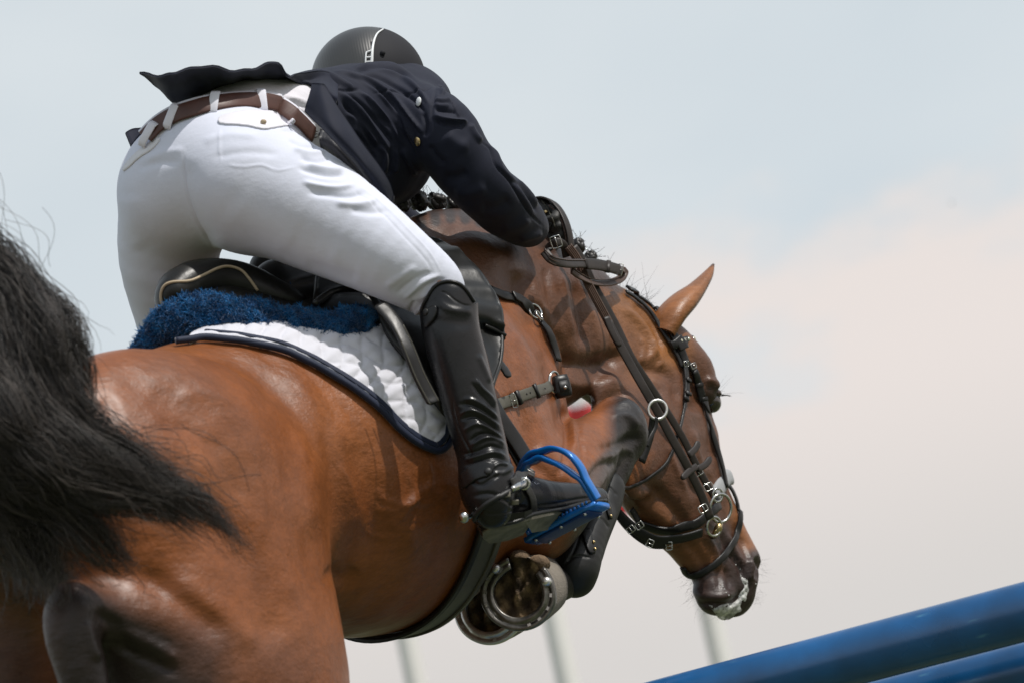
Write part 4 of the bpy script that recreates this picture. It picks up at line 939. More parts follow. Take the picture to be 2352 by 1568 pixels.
for f1 in (-.020, .020):
    for x in (.12, .5, .86): simple('bolt', uvs(t0_+tv*x+dn*.010+fd*f1, np.eye(3), (.0035,)*3, 8, 6), 'chrome', st)
for x in np.linspace(.06, .94, 16):
    for f1 in (-.026, .026): simple('tread_tooth', uvs(t0_+tv*x-dn*.007+fd*f1, np.eye(3), (.003, .004, .003), 6, 4), 'blue', st)
# ---- girth with belly guard, wrapped right round the trunk
gr = root('girth', Mp(1030, 1350, 0), 'dark girth with grey belly guard under the chest', 'girth')
def ringband(u0, u1, off, thick, name, m, a0=-200, a1=20, nstep=70, vc=1000, edge=None):
    P = []; F = []; cols = 7
    for i in range(nstep+1):
        a = math.radians(a0+(a1-a0)*i/nstep); d = Vector(RR*math.cos(a)+UU*math.sin(a))
        for j in range(cols):
            uu = u0+(u1-u0)*j/(cols-1); c = Mp(uu, vc, 0); loc, nrm, _, _ = HS.t.ray_cast(Vector(c), d)
            if loc is None: loc = Vector(c)+d*.25
            P.append(np.array(loc)+np.array(d)*(off+(edge or 0)*(1 if j in (0, cols-1) else 0)))
    P = np.array(P).reshape(nstep+1, cols, 3)
    for _ in range(3): P[1:-1] = (P[:-2]+P[1:-1]*2+P[2:])/4
    D = np.array([RR*math.cos(math.radians(a0+(a1-a0)*i/nstep))+UU*math.sin(math.radians(a0+(a1-a0)*i/nstep)) for i in range(nstep+1)])[:, None]
    Pi = (P-D*thick).reshape(-1, 3); P = P.reshape(-1, 3); nP = len(P)
    for i in range(nstep):
        for j in range(cols-1):
            q = (i*cols+j, i*cols+j+1, (i+1)*cols+j+1, (i+1)*cols+j); F.append(q); F.append(tuple(x+nP for x in q[::-1]))
        for j in (0, cols-1): F.append((i*cols+j, (i+1)*cols+j, (i+1)*cols+j+nP, i*cols+j+nP))
    return simple(name, (np.concatenate([P, Pi]), F), m, gr)
ringband(834, 896, .013, .010, 'belly_guard', 'girth', -150, -30, vc=1010)
ringband(829, 838, .016, .010, 'girth_edge', 'leather', -200, 10, vc=1010)
ringband(880, 892, .018, .006, 'girth_strap', 'girth', -150, -30, vc=1010)
# ---- breastplate
bp = root('breastplate', Mp(1240, 900, .2), 'black leather breastplate with buckled straps across the shoulder', 'breastplate')
HS = Surf(HP, HQ)
dstrap('shoulder_strap', HS, [(1122, 668), (1150, 680), (1180, 690), (1212, 714), (1240, 742), (1258, 768), (1270, 800), (1278, 830)], .020, .004, 'leather', bp, off=.006)
dstrap('strap_end', HS, [(1172, 686), (1195, 697), (1216, 712)], .022, .004, 'leather', bp, off=.011, end=True)
for l, rr_ in (([(1205, 706), (1216, 726)], .0022),):
    c, nn = HS.hit(1218, 720, .014); ringo('ring', c, np.array([.6, -.8, 0]), np.cross(nn, np.array([.6, -.8, 0])), .016, .0024, 'chrome', bp)
    c, nn = HS.hit(1229, 734, .012); ringo('ring', c, np.array([.6, -.8, 0]), np.cross(nn, np.array([.6, -.8, 0])), .011, .0022, 'chrome', bp)
dstrap('girth_connector', HS, [(1136, 932), (1160, 922), (1190, 911), (1225, 899), (1258, 888)], .022, .005, 'girth', bp, off=.007)
for u, v in ((1182, 914), (1222, 900)):
    c, nn = HS.hit(u, v, .010); T_ = unit(PZ(u+10, v-4, c[2])-PZ(u, v, c[2])); b_ = unit(np.cross(T_, nn)); simple('loop', strap([c-b_*.014, c+b_*.014], [nn, nn], .010, .006), 'leather', bp)
c, nn = HS.hit(1165, 922, .014); buckle(c, np.array([.95, .3, 0]), nn, .034, .012, bp)
for u, v in ((1200, 907), (1240, 893), (1208, 904)):
    c, nn = HS.hit(u, v, .0105); simple('punched_hole', uvs(c, np.eye(3), (.0018,)*3, 6, 4), 'neo', bp)
c = HS.hit(1262, 884, .012)[0]; ringo('ring', c, (.5, .1, .86), (-.1, 1, .1), .021, .0028, 'chrome', bp)
Cn = np.array([Mp(1284+x*3, 862+x*12-2*0, .17)-np.array([0, 0, .03]) for x in range(5)]); simple('chest_pad', strap(Cn, np.tile(unit([.35, .05, -.9]), (5, 1)), [.030, .034, .035, .034, .030], .016), 'leather', bp)
Cn = Cn[1:4]+unit([.35, .05, -.9])*.010; simple('chest_pad_cover', strap(Cn, np.tile(unit([.35, .05, -.9]), (3, 1)), .020, .006), 'neo', bp)
simple('stud', uvs(Mp(1297, 888, .18)-np.array([0, 0, .045]), np.eye(3), (.004,)*3, 8, 6), 'chrome', bp)
# ---- bridle
br = root('bridle', Mp(1560, 900, .08), 'black leather bridle with crystal browband on the horse\'s head', 'bridle')
dstrap('headpiece', HS, [(1440, 668), (1462, 678), (1492, 698), (1514, 724), (1530, 750), (1547, 778), (1560, 806), (1571, 836)], .021, .006, 'leather', br, off=.007)
dstrap('throat_strap', HS, [(1434, 674), (1456, 688), (1482, 710), (1502, 736), (1520, 766), (1536, 792), (1552, 820), (1562, 845)], .010, .005, 'leather', br, off=.006)
Cn = catmull([tuple(p) for p in (Mp(1542, 794, .085), Mp(1556, 788, .092), Mp(1576, 782, .085), Mp(1590, 780, .06), Mp(1592, 784, .03))], 6)
simple('browband', strap(Cn, np.array([unit(np.array([.3+.7*t, .15, -.6+.2*t])) for t in np.linspace(0, 1, len(Cn))]), .019, .007), 'leather', br)
for k in range(7):
    t = .35+.6*k/6; p = Cn[int(t*(len(Cn)-1))]; simple('crystal', uvs(p+np.array([.002, .002, -.0062]), np.eye(3), (.0042, .0055, .003), 8, 6), 'crystal', br)
Cn, Nn = drape(HS, [(1546, 782), (1556, 794), (1562, 806)], .016); simple('browband_loop', strap(Cn, Nn, .026, .005), 'leather', br)
dstrap('cheekpiece', HS, [(1573, 832), (1588, 852), (1600, 884), (1609, 918), (1620, 955), (1631, 990), (1643, 1030), (1655, 1075), (1664, 1120)], .014, .005, 'leather', br, off=.006)
dstrap('cheekpiece_billet', HS, [(1588, 852), (1600, 880), (1608, 912), (1618, 948)], .017, .005, 'leather', br, off=.010, end=True)
dstrap('throatlatch', HS, [(1567, 835), (1570, 860), (1572, 895), (1570, 922)], .014, .005, 'leather', br, off=.008)
dstrap('throatlatch', HS, [(1572, 905), (1570, 930), (1564, 960), (1556, 990), (1530, 1060), (1480, 1100), (1448, 1116), (1425, 1118)], .007, .004, 'leather', br, off=.004)
for (u, v, a) in ((1567, 838, .1), (1584, 842, .4)):
    c, nn = HS.hit(u, v, .011); buckle(c, (a, -1, 0), nn, .018, .014, br)
for u, v, a in ((1571, 876, .03), (1572, 908, 0), (1601, 886, .3), (1610, 918, .25)):
    c, nn = HS.hit(u, v, .013); T_ = unit(np.array([1, a, 0])); T_ = T_-nn*(T_@nn); simple('keeper', strap([c-T_*.010, c+T_*.010], [nn, nn], .009, .004), 'leather', br)
# noseband, flash, chin strap
Cn = catmull([tuple(p) for p in (Mp(1640, 1140, .06), Mp(1655, 1112, .055), Mp(1668, 1096, .035), Mp(1674, 1096, .0))], 6)
simple('nose_pad', strap(Cn, np.array([unit(np.array([.8, .3, -.5])) for _ in Cn]), .034, .016), 'fleecegrey', br)
dstrap('noseband', HS, [(1645, 1160), (1618, 1182), (1588, 1204), (1548, 1212), (1516, 1211), (1490, 1203), (1466, 1192)], .020, .007, 'leather', br, off=.008)
Cn = MP([(1612, 1222), (1580, 1232), (1545, 1238), (1505, 1238), (1470, 1222), (1440, 1198), (1414, 1172)], [.07, .03, .0]); simple('curb_strap', strap(Cn, np.tile(unit(RR*.7+np.array([-.2, -.6, -.3])), (len(Cn), 1)), .020, .006), 'leather', br)
Cn = MP([(1415, 1176), (1438, 1206), (1466, 1232), (1498, 1250), (1528, 1252)], [-.01, .03]); simple('curb_strap', strap(Cn, np.tile(unit(RR*.7+np.array([-.2, -.6, -.3])), (len(Cn), 1)), .015, .005), 'leather', br)
Cn = MP([(1466, 1196), (1458, 1180), (1450, 1168)], [-.0]); simple('curb_strap', strap(Cn, np.tile(VN, (len(Cn), 1)), .014, .005), 'leather', br)
for u, v, a in ((1448, 1214, (.6, -.8, 0)), (1492, 1246, (.9, -.4, 0)), (1468, 1205, (.5, -.7, 0)), (1536, 1252, (.9, .1, 0))): buckle(Mp(u, v, .03)-np.array([0, 0, .012]), a, (0, 0, -1), .020, .016, br)
dstrap('flash_strap', HS, [(1670, 1108), (1684, 1128), (1694, 1156), (1697, 1190), (1688, 1230), (1666, 1268), (1630, 1303), (1600, 1318), (1580, 1316), (1571, 1300)], .015, .005, 'leather', br, off=.005)
ringo('bit_ring', Mp(1655, 1166, .085), unit(HH*.9+RR*.2), (0, 1, 0), .030, .0032, 'chrome', br)
ringo('bit_ring', Mp(1648, 1136, .09), unit(HH*.9+RR*.2), (0, 1, 0), .014, .0028, 'chrome', br)
simple('bit', tube([Mp(1654, 1200, .088), Mp(1650, 1212, .085), Mp(1642, 1226, .07), Mp(1640, 1232, .03)], [.006, .0085, .007, .006], 10), 'brass', br)
ringo('bit_ring', Mp(1640, 1208, .085), unit(HH*.9+RR*.2), (0, 1, 0), .020, .003, 'chrome', br)
# ---- reins
rn = root('reins', Mp(1450, 820, .12), 'brown leather reins running from the rider\'s glove to the bit', 'reins')
z_ = [.11, .13, .145, .15, .145, .13, .10]
upr = [(1305, 566), (1326, 596), (1350, 650), (1376, 700), (1401, 746)]
Cn = MP(upr, [.115, .13]); simple('grip', strap(Cn, np.tile(VN, (len(Cn), 1)), .020, .004), 'rubber', rn)
for sgn in (-.62, -.2, .2, .62):
    b_ = np.cross(frames(Cn), VN); b_ /= np.linalg.norm(b_, axis=1)[:, None]; simple('grip_rib', tube(Cn+b_*.010*sgn+VN*.0028, .0016, 6), 'rubber', rn)
fstrap('rein', [(1318, 566), (1340, 600), (1362, 650), (1390, 700), (1418, 752), (1452, 822), (1490, 880), (1524, 932), (1566, 1000), (1592, 1052), (1616, 1098), (1642, 1142)], [.09, .10, .11, .10, .08], .017, .004, 'rein', rn)
fstrap('rein', [(1396, 738), (1418, 782), (1450, 840), (1482, 896), (1510, 944), (1540, 1000), (1566, 1046), (1590, 1092), (1612, 1138), (1632, 1190)], [.135, .15, .14, .11], .020, .004, 'rein', rn)
fstrap('billet', [(1392, 728), (1406, 762), (1424, 796)], [.145, .15], .015, .005, 'rein', rn, end=True)
for l, rr_ in (([(1586, 1078), (1600, 1066), (1612, 1050)], .12), ([(1570, 1062), (1578, 1044), (1584, 1012)], .09), ([(1610, 1066), (1622, 1052), (1628, 1030)], .12)): pass
for l in ([(1582, 1044), (1598, 1028), (1604, 1014)], [(1602, 1076), (1620, 1066), (1632, 1050)], [(1600, 1070), (1582, 1082), (1566, 1098)]): fstrap('strap_end', l, .135, .014, .005, 'rein', rn, end=True)
for u, v, r_ in ((1612, 1168, .115), (1624, 1118, .105), (1600, 1084, .12)): buckle(Mp(u, v, r_)+VN*.004, (.45, -.9, 0), VN, .028, .018, rn)
ringo('running_ring', Mp(1510, 940, .16), unit(np.array([1, .12, .3])), (-.1, 1, .2), .020, .0032, 'bright', rn)
fstrap('martingale_fork', [(1500, 957), (1496, 990), (1488, 1020), (1474, 1060)], [.15, .12], .016, .004, 'leather', rn)
fstrap('martingale_fork', [(1508, 957), (1506, 980), (1494, 1004), (1486, 1024)], [.165, .15], .008, .003, 'leather', rn)
# loose end of the rein by the hand, with its buckle
Cn = catmull([tuple(p) for p in (Mp(1250, 578, .16), Mp(1268, 597, .17), Mp(1300, 605, .165), Mp(1345, 606, .14), Mp(1390, 612, .12), Mp(1418, 620, .11))], 7)
simple('rein_end', strap(Cn, np.tile(unit([.15, .2, -.95]), (len(Cn), 1)), .019, .005), 'rein', rn)
for sgn in (-.5, 0, .5): simple('rein_rib', tube(Cn[:26]+np.array([.0, .007*sgn*2, -.0035]), .0013, 6), 'brownstrap', rn)
Cn2 = catmull([tuple(p) for p in (Mp(1345, 606, .14), Mp(1370, 608, .132), Mp(1400, 614, .12), Mp(1424, 621, .11))], 7)
simple('billet', strap(Cn2-np.array([0, 0, .006]), np.tile(unit([.15, .2, -.95]), (len(Cn2), 1)), .024, .005), 'rein', rn)
buckle(Mp(1424, 620, .11)-np.array([0, 0, .008]), (.97, -.2, 0), (.1, .1, -1), .030, .012, rn)
simple('loop', strap([Mp(1398, 600, .12)-np.array([0, 0, .014]), Mp(1394, 626, .12)-np.array([0, 0, .014])], [(0, 0, -1)]*2, .010, .004), 'rein', rn)
Cn = catmull([tuple(p) for p in (Mp(1424, 616, .10), Mp(1434, 624, .09), Mp(1424, 641, .09), Mp(1395, 650, .10), Mp(1362, 648, .12), Mp(1335, 636, .135), Mp(1312, 620, .14))], 7)
simple('rein_end', strap(Cn, np.tile(unit([.1, .45, -.88]), (len(Cn), 1)), .018, .004), 'brownstrap', rn)
for sgn in (-.5, 0, .5): simple('rein_rib', tube(Cn[6:]+np.array([.0, .006*sgn*2, -.003]), .0012, 6), 'rubber', rn)
# ---- tendon boots on the forelegs
tb = root('tendon_boot', Mp(1350, 1240, .13), 'black tendon boot on the right foreleg, above the large hoof', 'horse boot')
s = SDF((.0, -.56, 6.2), (.32, -.24, 6.8), .004)
s.chain([nd(1390, 1122, .14, .040), nd(1380, 1160, .14, .040), nd(1358, 1215, .138, .040), nd(1338, 1262, .136, .042)], k=.01)
s.chain([nd(1366, 1180, .15, .036), nd(1346, 1235, .150, .040), nd(1322, 1296, .14, .049), nd(1320, 1322, .135, .043)], k=.01)
BPp, BQ = s.mesh(2); BN = vnorm(BPp, BQ)
BPp, BQ = subdivide(BPp, BQ); BN = vnorm(BPp, BQ)
BPp = sculpt(BPp, BN, [([(1300, 1290), (1325, 1275), (1360, 1280)], 3, -3), ([(1340, 1200), (1320, 1260), (1295, 1300)], 3.5, -2.5), ([(1372, 1110), (1400, 1118), (1420, 1140)], 3, -2), ([(1355, 1180), (1385, 1192), (1400, 1215)], 3, -2)])
BN = vnorm(BPp, BQ)
simple('shell', (BPp, BQ), 'neo', tb); TS = Surf(BPp, BQ)
dstrap('boot_strap', TS, [(1345, 1215), (1352, 1245), (1360, 1272)], .020, .004, 'leather', tb, off=.003, end=True)
dstrap('boot_strap', TS, [(1385, 1140), (1396, 1165), (1400, 1192)], .018, .004, 'leather', tb, off=.003, end=True)
for u, v in ((1362, 1262), (1360, 1246), (1397, 1185), (1394, 1168)):
    c, nn = TS.hit(u, v, .006)
    if c is not None: simple('stud', uvs(c, np.eye(3), (.0035,)*3, 8, 6), 'brass', tb)
# ================================================================== the rider
rider = root('person', Mp(620, 640, .05), 'rider in white breeches and navy jacket, leaning forward over the horse', 'person')
# body under the clothes: one continuous figure
s = SDF((-.85, -.75, 5.6), (.25, .66, 7.15), .010)
s.ell(Mp(480, 398, 0), AX, (.10, .135, .11), k=.05)
s.chain([nd(530, 325, 0, .07), nd(640, 295, 0, .08), nd(760, 285, 0, .09), nd(870, 280, 0, .09)], k=.05, sq=(RR, 1.35))
s.chain([nd(860, 265, 0, .06), jn(860, 215, 6.62, .052), jn(850, 180, 6.66, .07)], k=.03)
s.ell(PZ(848, 178, 6.68), AX, (.085, .068, .09), k=.02)
fq = PZ(848, 178, 6.68)+HH*.085-UU*.035; s.ell(fq, AX, (.022, .012, .026), k=.012)
s.ell(fq-HH*.02-UU*.045, AX, (.035, .035, .03), k=.02)
s.chain([nd(600, 435, .115, .100), nd(700, 480, .18, .094), nd(810, 540, .25, .078), nd(910, 602, .305, .062), nd(990, 660, .34, .045), nd(1034, 760, .352, .036), nd(1070, 900, .36, .034), nd(1112, 1080, .36, .033), nd(1130, 1150, .36, .030)], k=.03)
s.chain([nd(405, 460, -.1, .09), nd(388, 590, -.17, .082), nd(415, 760, -.26, .066), nd(425, 918, -.33, .050), nd(480, 1080, -.35, .045), nd(540, 1300, -.36, .034)], k=.03)
s.chain([nd(965, 275, .14, .05), nd(1010, 305, .18, .056), nd(1110, 430, .19, .044), nd(1190, 500, .14, .030), nd(1222, 512, .12, .020)], k=.03)
s.chain([jn(830, 290, 6.7, .04), jn(865, 440, 6.95, .035), jn(960, 545, 7.05, .035), jn(1110, 590, 7.05, .03), jn(1200, 560, 7.0, .026)], k=.03)
bP, bQ = s.mesh(2); bP = bP-vnorm(bP, bQ)*.004; simple('body', (bP, bQ), 'skin', rider)
# breeches
P, Q = build_breeches(); P, Q = subdivide(P, Q); P = lap(P, np.concatenate([Q[:, [0, 1]], Q[:, [1, 2]], Q[:, [2, 3]], Q[:, [3, 0]]]), .5); Nn = vnorm(P, Q)
def c3(x, y): return (257.2+x*.2109, 128.6+y*.2109)      # crop of the seat region
st_ = [
 ([(424, 350), (422, 400), (428, 450), (445, 500), (470, 545), (500, 580)], 3.0, -3.5), ([(428, 360), (436, 450), (470, 530), (505, 575)], 22, -5),
 ([(300, 440), (300, 520), (325, 580)], 30, 3), ([(520, 470), (600, 520), (680, 560)], 40, 4),
 # folds where the hip bends
 ([(820, 425), (770, 432), (720, 425), (690, 415)], 6, 7), ([(800, 402), (755, 404), (715, 396), (680, 384)], 6, -6), ([(792, 392), (745, 388), (700, 376)], 6, 7), ([(760, 366), (720, 372), (685, 360)], 6, -6), ([(752, 350), (712, 352), (670, 340)], 6, 6), ([(738, 335), (700, 338), (660, 322)], 5, -4),
 ([(850, 440), (800, 452), (750, 448), (700, 440)], 7, -6), ([(870, 460), (820, 470), (765, 466)], 8, 5), ([(895, 485), (850, 488), (800, 482)], 8, -3.5), ([(640, 300), (690, 305), (730, 325)], 5, -3),
 # pocket outline and soft creases on the seat
 ([(508, 378), (560, 384), (600, 380), (640, 392), (690, 380)], 3, 1.2), ([(508, 378), (504, 340), (506, 290)], 3, 1.2), ([(460, 330), (520, 310), (600, 315)], 9, 2), ([(480, 365), (560, 350), (650, 355)], 9, -2),
 ([(330, 370), (380, 350), (430, 345)], 9, 2), ([(310, 390), (360, 375), (420, 372)], 9, -2),
 # outside leg seam and the knee
 ([(815, 420), (880, 470), (940, 530), (990, 585), (1020, 640)], 2.5, 1.4), ([(800, 425), (870, 482), (930, 545), (980, 600), (1005, 650)], 3, -1.2),
 ([(1040, 655), (1000, 665), (960, 690)], 5, 4), ([(1030, 640), (985, 655), (940, 690)], 5, -4), ([(1015, 630), (970, 650), (925, 690)], 5, 4), ([(1000, 625), (955, 640), (905, 680)], 6, -3.5), ([(975, 700), (962, 712), (950, 728)], 4, 4), ([(955, 690), (945, 705), (938, 722)], 4, -4), ([(960, 610), (930, 630), (880, 665)], 8, 2.5),
 ([(700, 600), (760, 625), (830, 645)], 14, -3), ([(640, 540), (720, 580), (800, 600)], 26, 3),
]
P = sculpt(P, Nn, [(l, w_, h_*(.75 if abs(h_) > 5 else 1)) for l, w_, h_ in st_]); Nn = vnorm(P, Q)
C = np.tile(np.array([.665, .69, .80]), (len(P), 1))
C = lerpc(C, paintw(P, [(430, 520), (560, 560), (660, 560)], 30, 130)*.22, (.50, .46, .40)); C = lerpc(C, paintw(P, [(300, 560), (320, 700)], 20, 60)*.12, (.55, .5, .44))
br_ = mobj('breeches', P, Q, M['breech'], rider, col=C); BS = Surf(P, Q)
# waistband, belt, loops, pocket flap
belt_l = [(340, 320), (350, 309), (366, 294), (388, 279), (413, 267), (447, 256), (485, 246), (540, 238), (592, 238), (630, 243), (655, 254), (681, 275), (702, 302)]
Cn, Nb = drape(BS, belt_l, .004, 6, smooth=14); Nb = Nb+np.array([-.1, -.25, -.95]); Nb /= np.linalg.norm(Nb, axis=1)[:, None]; Cn = Cn*((Cn[:, 2]-.010)/Cn[:, 2])[:, None]
tl = np.linspace(0, 1, len(Cn)); Cn = Cn+np.array([.2, -.1, 1.0])*(np.clip(tl-.90, 0, 1)/.1*.05)[:, None]
simple('waistband', strap(Cn-Nb*.003, Nb, .050, .006), 'breech', rider, col=(.70, .70, .78))
bo = simple('belt', strap(Cn+Nb*.005, Nb, .033, .005), 'belt', rider)
for u, v, a in ((399, 272, .30), (494, 243, .04), (602, 240, -.06), (346, 312, .6)):
    d_ = np.argmin(np.hypot(*(proj(Cn)-np.array([u, v])).T)); c = Cn[d_]+Nb[d_]*.009; upv = unit(np.array([a, 1, 0.05])); upv = unit(upv-Nb[d_]*(upv@Nb[d_]))
    pts = [c-upv*.026-Nb[d_]*.006, c-upv*.018, c+upv*.0, c+upv*.018, c+upv*.025-Nb[d_]*.006]; simple('belt_loop', strap(pts, np.tile(Nb[d_], (5, 1)), .0175, .003), 'breech', rider, col=(.74, .74, .82))
pf = [(503, 274), (520, 266), (560, 258), (612, 258), (645, 262), (668, 274), (676, 284), (662, 290), (640, 294), (605, 299), (570, 292), (540, 289), (506, 286)]
patch(BS, pf, 3.0, .0005, .0022, 'pocket_flap', 'breech', rider, col=(.72, .71, .77), fn=lambda q, D: .0012*np.exp(-D/3))
patch(BS, [(284, 388), (300, 365), (330, 338), (362, 320), (368, 324), (350, 345), (320, 365), (290, 392)], 3.0, .0005, .0022, 'pocket_flap', 'breech', rider, col=(.70, .70, .74))
c, nn = BS.hit(604, 287, .006); simple('button', uvs(c, np.eye(3), (.006, .005, .003), 12, 8), 'piping', rider)
# shirt at the waist
s = SDF((-.75, .0, 5.7), (-.1, .6, 6.7), .006)
s.chain([nd(505, 305, 0, .078), nd(560, 285, 0, .082), nd(650, 285, 0, .086), nd(690, 285, 0, .080)], k=.03, sq=(RR, 1.42))
P, Q = s.mesh(2); Nn = vnorm(P, Q)
P = sculpt(P, Nn, [([(650, 225), (690, 232), (720, 240)], 4, 4), ([(655, 235), (700, 245), (730, 252)], 4, -4), ([(665, 248), (705, 258), (730, 262)], 4, 4), ([(680, 262), (712, 270), (735, 275)], 4, -4), ([(560, 215), (640, 220), (700, 232)], 10, 4), ([(700, 270), (715, 300), (730, 320)], 5, 4)])
simple('shirt', (P, Q), 'shirt', rider); SH = Surf(P, Q)
for k, l in enumerate(([(727, 302), (720, 302), (720, 314), (727, 314)], [(720, 308), (726, 308)], [(738, 303), (733, 304), (731, 309), (733, 313), (738, 314), (740, 309), (738, 303)])):
    Cn, N2 = drape(SH, l, .002, 2) if len(l) > 2 else drape(SH, l, .002); simple('shirt_lettering', tube(Cn, .0010, 6), 'neo', rider)
# jacket
P, Q = build_jacket(); P, Q = subdivide(P, Q); P = lap(P, np.concatenate([Q[:, [0, 1]], Q[:, [1, 2]], Q[:, [2, 3]], Q[:, [3, 0]]]), .5); Nn = vnorm(P, Q)
def c2(x, y): return (661.5+x*.28125, 36.75+y*.28125)
def c2b(x, y): return (882+x*.3516, 183.75+y*.3516)
J = []
for l, w_, h_ in [
  ([(330, 450), (520, 490), (700, 600), (860, 760), (960, 900), (1040, 1080)], 5, 7), ([(480, 470), (660, 530), (820, 640), (940, 760), (1060, 900), (1130, 1000)], 5, 7),
  ([(400, 460), (600, 530), (760, 640), (880, 780), (980, 960)], 5, -6), ([(560, 450), (740, 500), (900, 590), (1040, 700), (1150, 830)], 5, -6),
  ([(640, 430), (820, 460), (980, 540), (1100, 650), (1170, 760)], 5, 6), ([(380, 600), (520, 700), (660, 860), (760, 1000), (860, 1160)], 6, 6), ([(470, 620), (620, 740), (760, 900), (880, 1080)], 5, -6),
  ([(560, 600), (700, 720), (840, 880), (940, 1060)], 5, 6), ([(420, 660), (520, 800), (620, 920), (700, 1060), (740, 1160)], 6, -7), ([(470, 780), (570, 860), (660, 960), (740, 1080)], 6, 7),
  ([(520, 940), (600, 1000), (680, 1100), (720, 1200)], 5, -6), ([(740, 1050), (790, 1140), (780, 1300)], 5, 6), ([(880, 1080), (890, 1180), (870, 1300)], 4, 5), ([(930, 1080), (1000, 1200), (1040, 1320)], 8, 6), ([(820, 1060), (840, 1180), (820, 1320)], 5, -5),
  ([(700, 800), (860, 900), (980, 1040), (1060, 1180)], 8, -4), ([(1100, 780), (1130, 900), (1110, 1000)], 5, -5), ([(500, 430), (700, 405), (860, 420), (1000, 500), (1100, 560)], 6, 6), ([(520, 450), (700, 430), (860, 450), (980, 520)], 5, -6),
  ([(200, 440), (330, 480), (460, 560), (560, 600)], 6, 5), ([(180, 480), (300, 520), (420, 590)], 5, -5),
  ([(1190, 690), (1260, 700), (1330, 690)], 5, 6), ([(1190, 760), (1280, 780), (1390, 790)], 6, -5), ([(1180, 805), (1260, 840), (1400, 860), (1480, 865)], 5, 7), ([(1190, 850), (1300, 880), (1440, 890)], 6, -6), ([(1210, 580), (1250, 600), (1275, 650)], 5, 5), ([(1190, 720), (1240, 740), (1320, 740)], 4, 4)]:
    J.append(([c2(*p) for p in l], w_, h_))
for l in ([(380, 595), (460, 612), (540, 608), (590, 592)], [(680, 640), (760, 630), (860, 615), (950, 638), (1040, 622), (1110, 610), (1200, 575)], [(1210, 580), (1195, 680), (1178, 790), (1168, 880), (1150, 960), (1120, 1010)]): J.append(([c2(*p) for p in l], 2.2, -3))
for l, w_, h_ in [([(430, 130), (460, 200), (500, 265)], 2.4, -3), ([(600, 390), (690, 450), (730, 560), (810, 650), (850, 720), (940, 860), (1000, 920), (1055, 975)], 2.6, -3.5), ([(640, 400), (720, 470), (770, 580), (860, 680), (930, 800), (1000, 880)], 6, 4),
  ([(560, 280), (590, 350), (640, 410)], 7, 5), ([(360, 260), (450, 280), (560, 285)], 6, 4), ([(800, 640), (870, 690), (950, 790), (1010, 880)], 5, -4), ([(860, 640), (940, 730), (1010, 830)], 4, 4), ([(380, 640), (470, 640), (560, 600)], 14, -5), ([(450, 720), (560, 740), (680, 700)], 16, 4), ([(620, 840), (740, 840), (840, 780)], 16, -4), ([(760, 980), (860, 960), (960, 900)], 14, 4), ([(300, 420), (330, 480), (400, 560)], 8, -5), ([(880, 1040), (960, 1020), (1040, 1000)], 8, 4), ([(400, 350), (480, 420), (560, 440)], 16, 4)]:
    J.append(([c2b(*p) for p in l], w_, h_))
P = sculpt(P, Nn, [(l, w_*.9, h_*1.3) for l, w_, h_ in J]); Nn = vnorm(P, Q); P = P+Nn*vnoise(P, 9, .0012, 61)[:, None]
jc = mobj('jacket', P, Q, M['jacket'], rider, col=np.tile(np.array([.0125, .015, .029]), (len(P), 1))); JS = Surf(P, Q)
for u, v, m_ in ((965, 235, 'white'), (961, 325, 'brass')):
    c, nn = JS.hit(u, v, .004)
    e = unit(np.cross(nn, [0, 1, .1])); f = np.cross(nn, e); simple('snap_button', uvs(c, (e, f, nn), (.0075, .0095, .003), 14, 8), m_, rider)
# loose panels of the jacket: sheets with thickness, given as a grid of (u, v, z)
def sheet(name, rows, thick, m, parent, wav=None, sub=5, col=None, **kw):
    A = np.array([[PZ(*p) for p in r] for r in rows]); 
    def up1(A): return np.array([catmull([tuple(p) for p in r], sub) for r in A])
    A = up1(A); A = up1(A.transpose(1, 0, 2)).transpose(1, 0, 2); n, k, _ = A.shape
    if wav is not None:
        I, Jx = np.meshgrid(np.linspace(0, 1, n), np.linspace(0, 1, k), indexing='ij'); A = A+wav(I, Jx)[..., None]*np.array([.1, .9, .2])
    idx = np.arange(n*k).reshape(n, k); F = np.stack([idx[:-1, :-1], idx[:-1, 1:], idx[1:, 1:], idx[1:, :-1]], -1).reshape(-1, 4); Pt = A.reshape(-1, 3); Nn = vnorm(Pt, F); nP = len(Pt)
    PP = np.concatenate([Pt+Nn*thick/2, Pt-Nn*thick/2]); rim = list(idx[0, :])+list(idx[1:, -1])+list(idx[-1, ::-1][1:])+list(idx[::-1, 0][1:-1]); rim = [int(x) for x in rim]
    FF = [tuple(f) for f in F]+[tuple(x+nP for x in f[::-1]) for f in F]+[(rim[i], rim[(i+1) % len(rim)], rim[(i+1) % len(rim)]+nP, rim[i]+nP) for i in range(len(rim))]
    return mobj(name, PP, FF, M[m], parent, col=None if col is None else np.tile(np.array(col, float), (len(PP), 1)), **kw)
NV = (.0125, .015, .029)
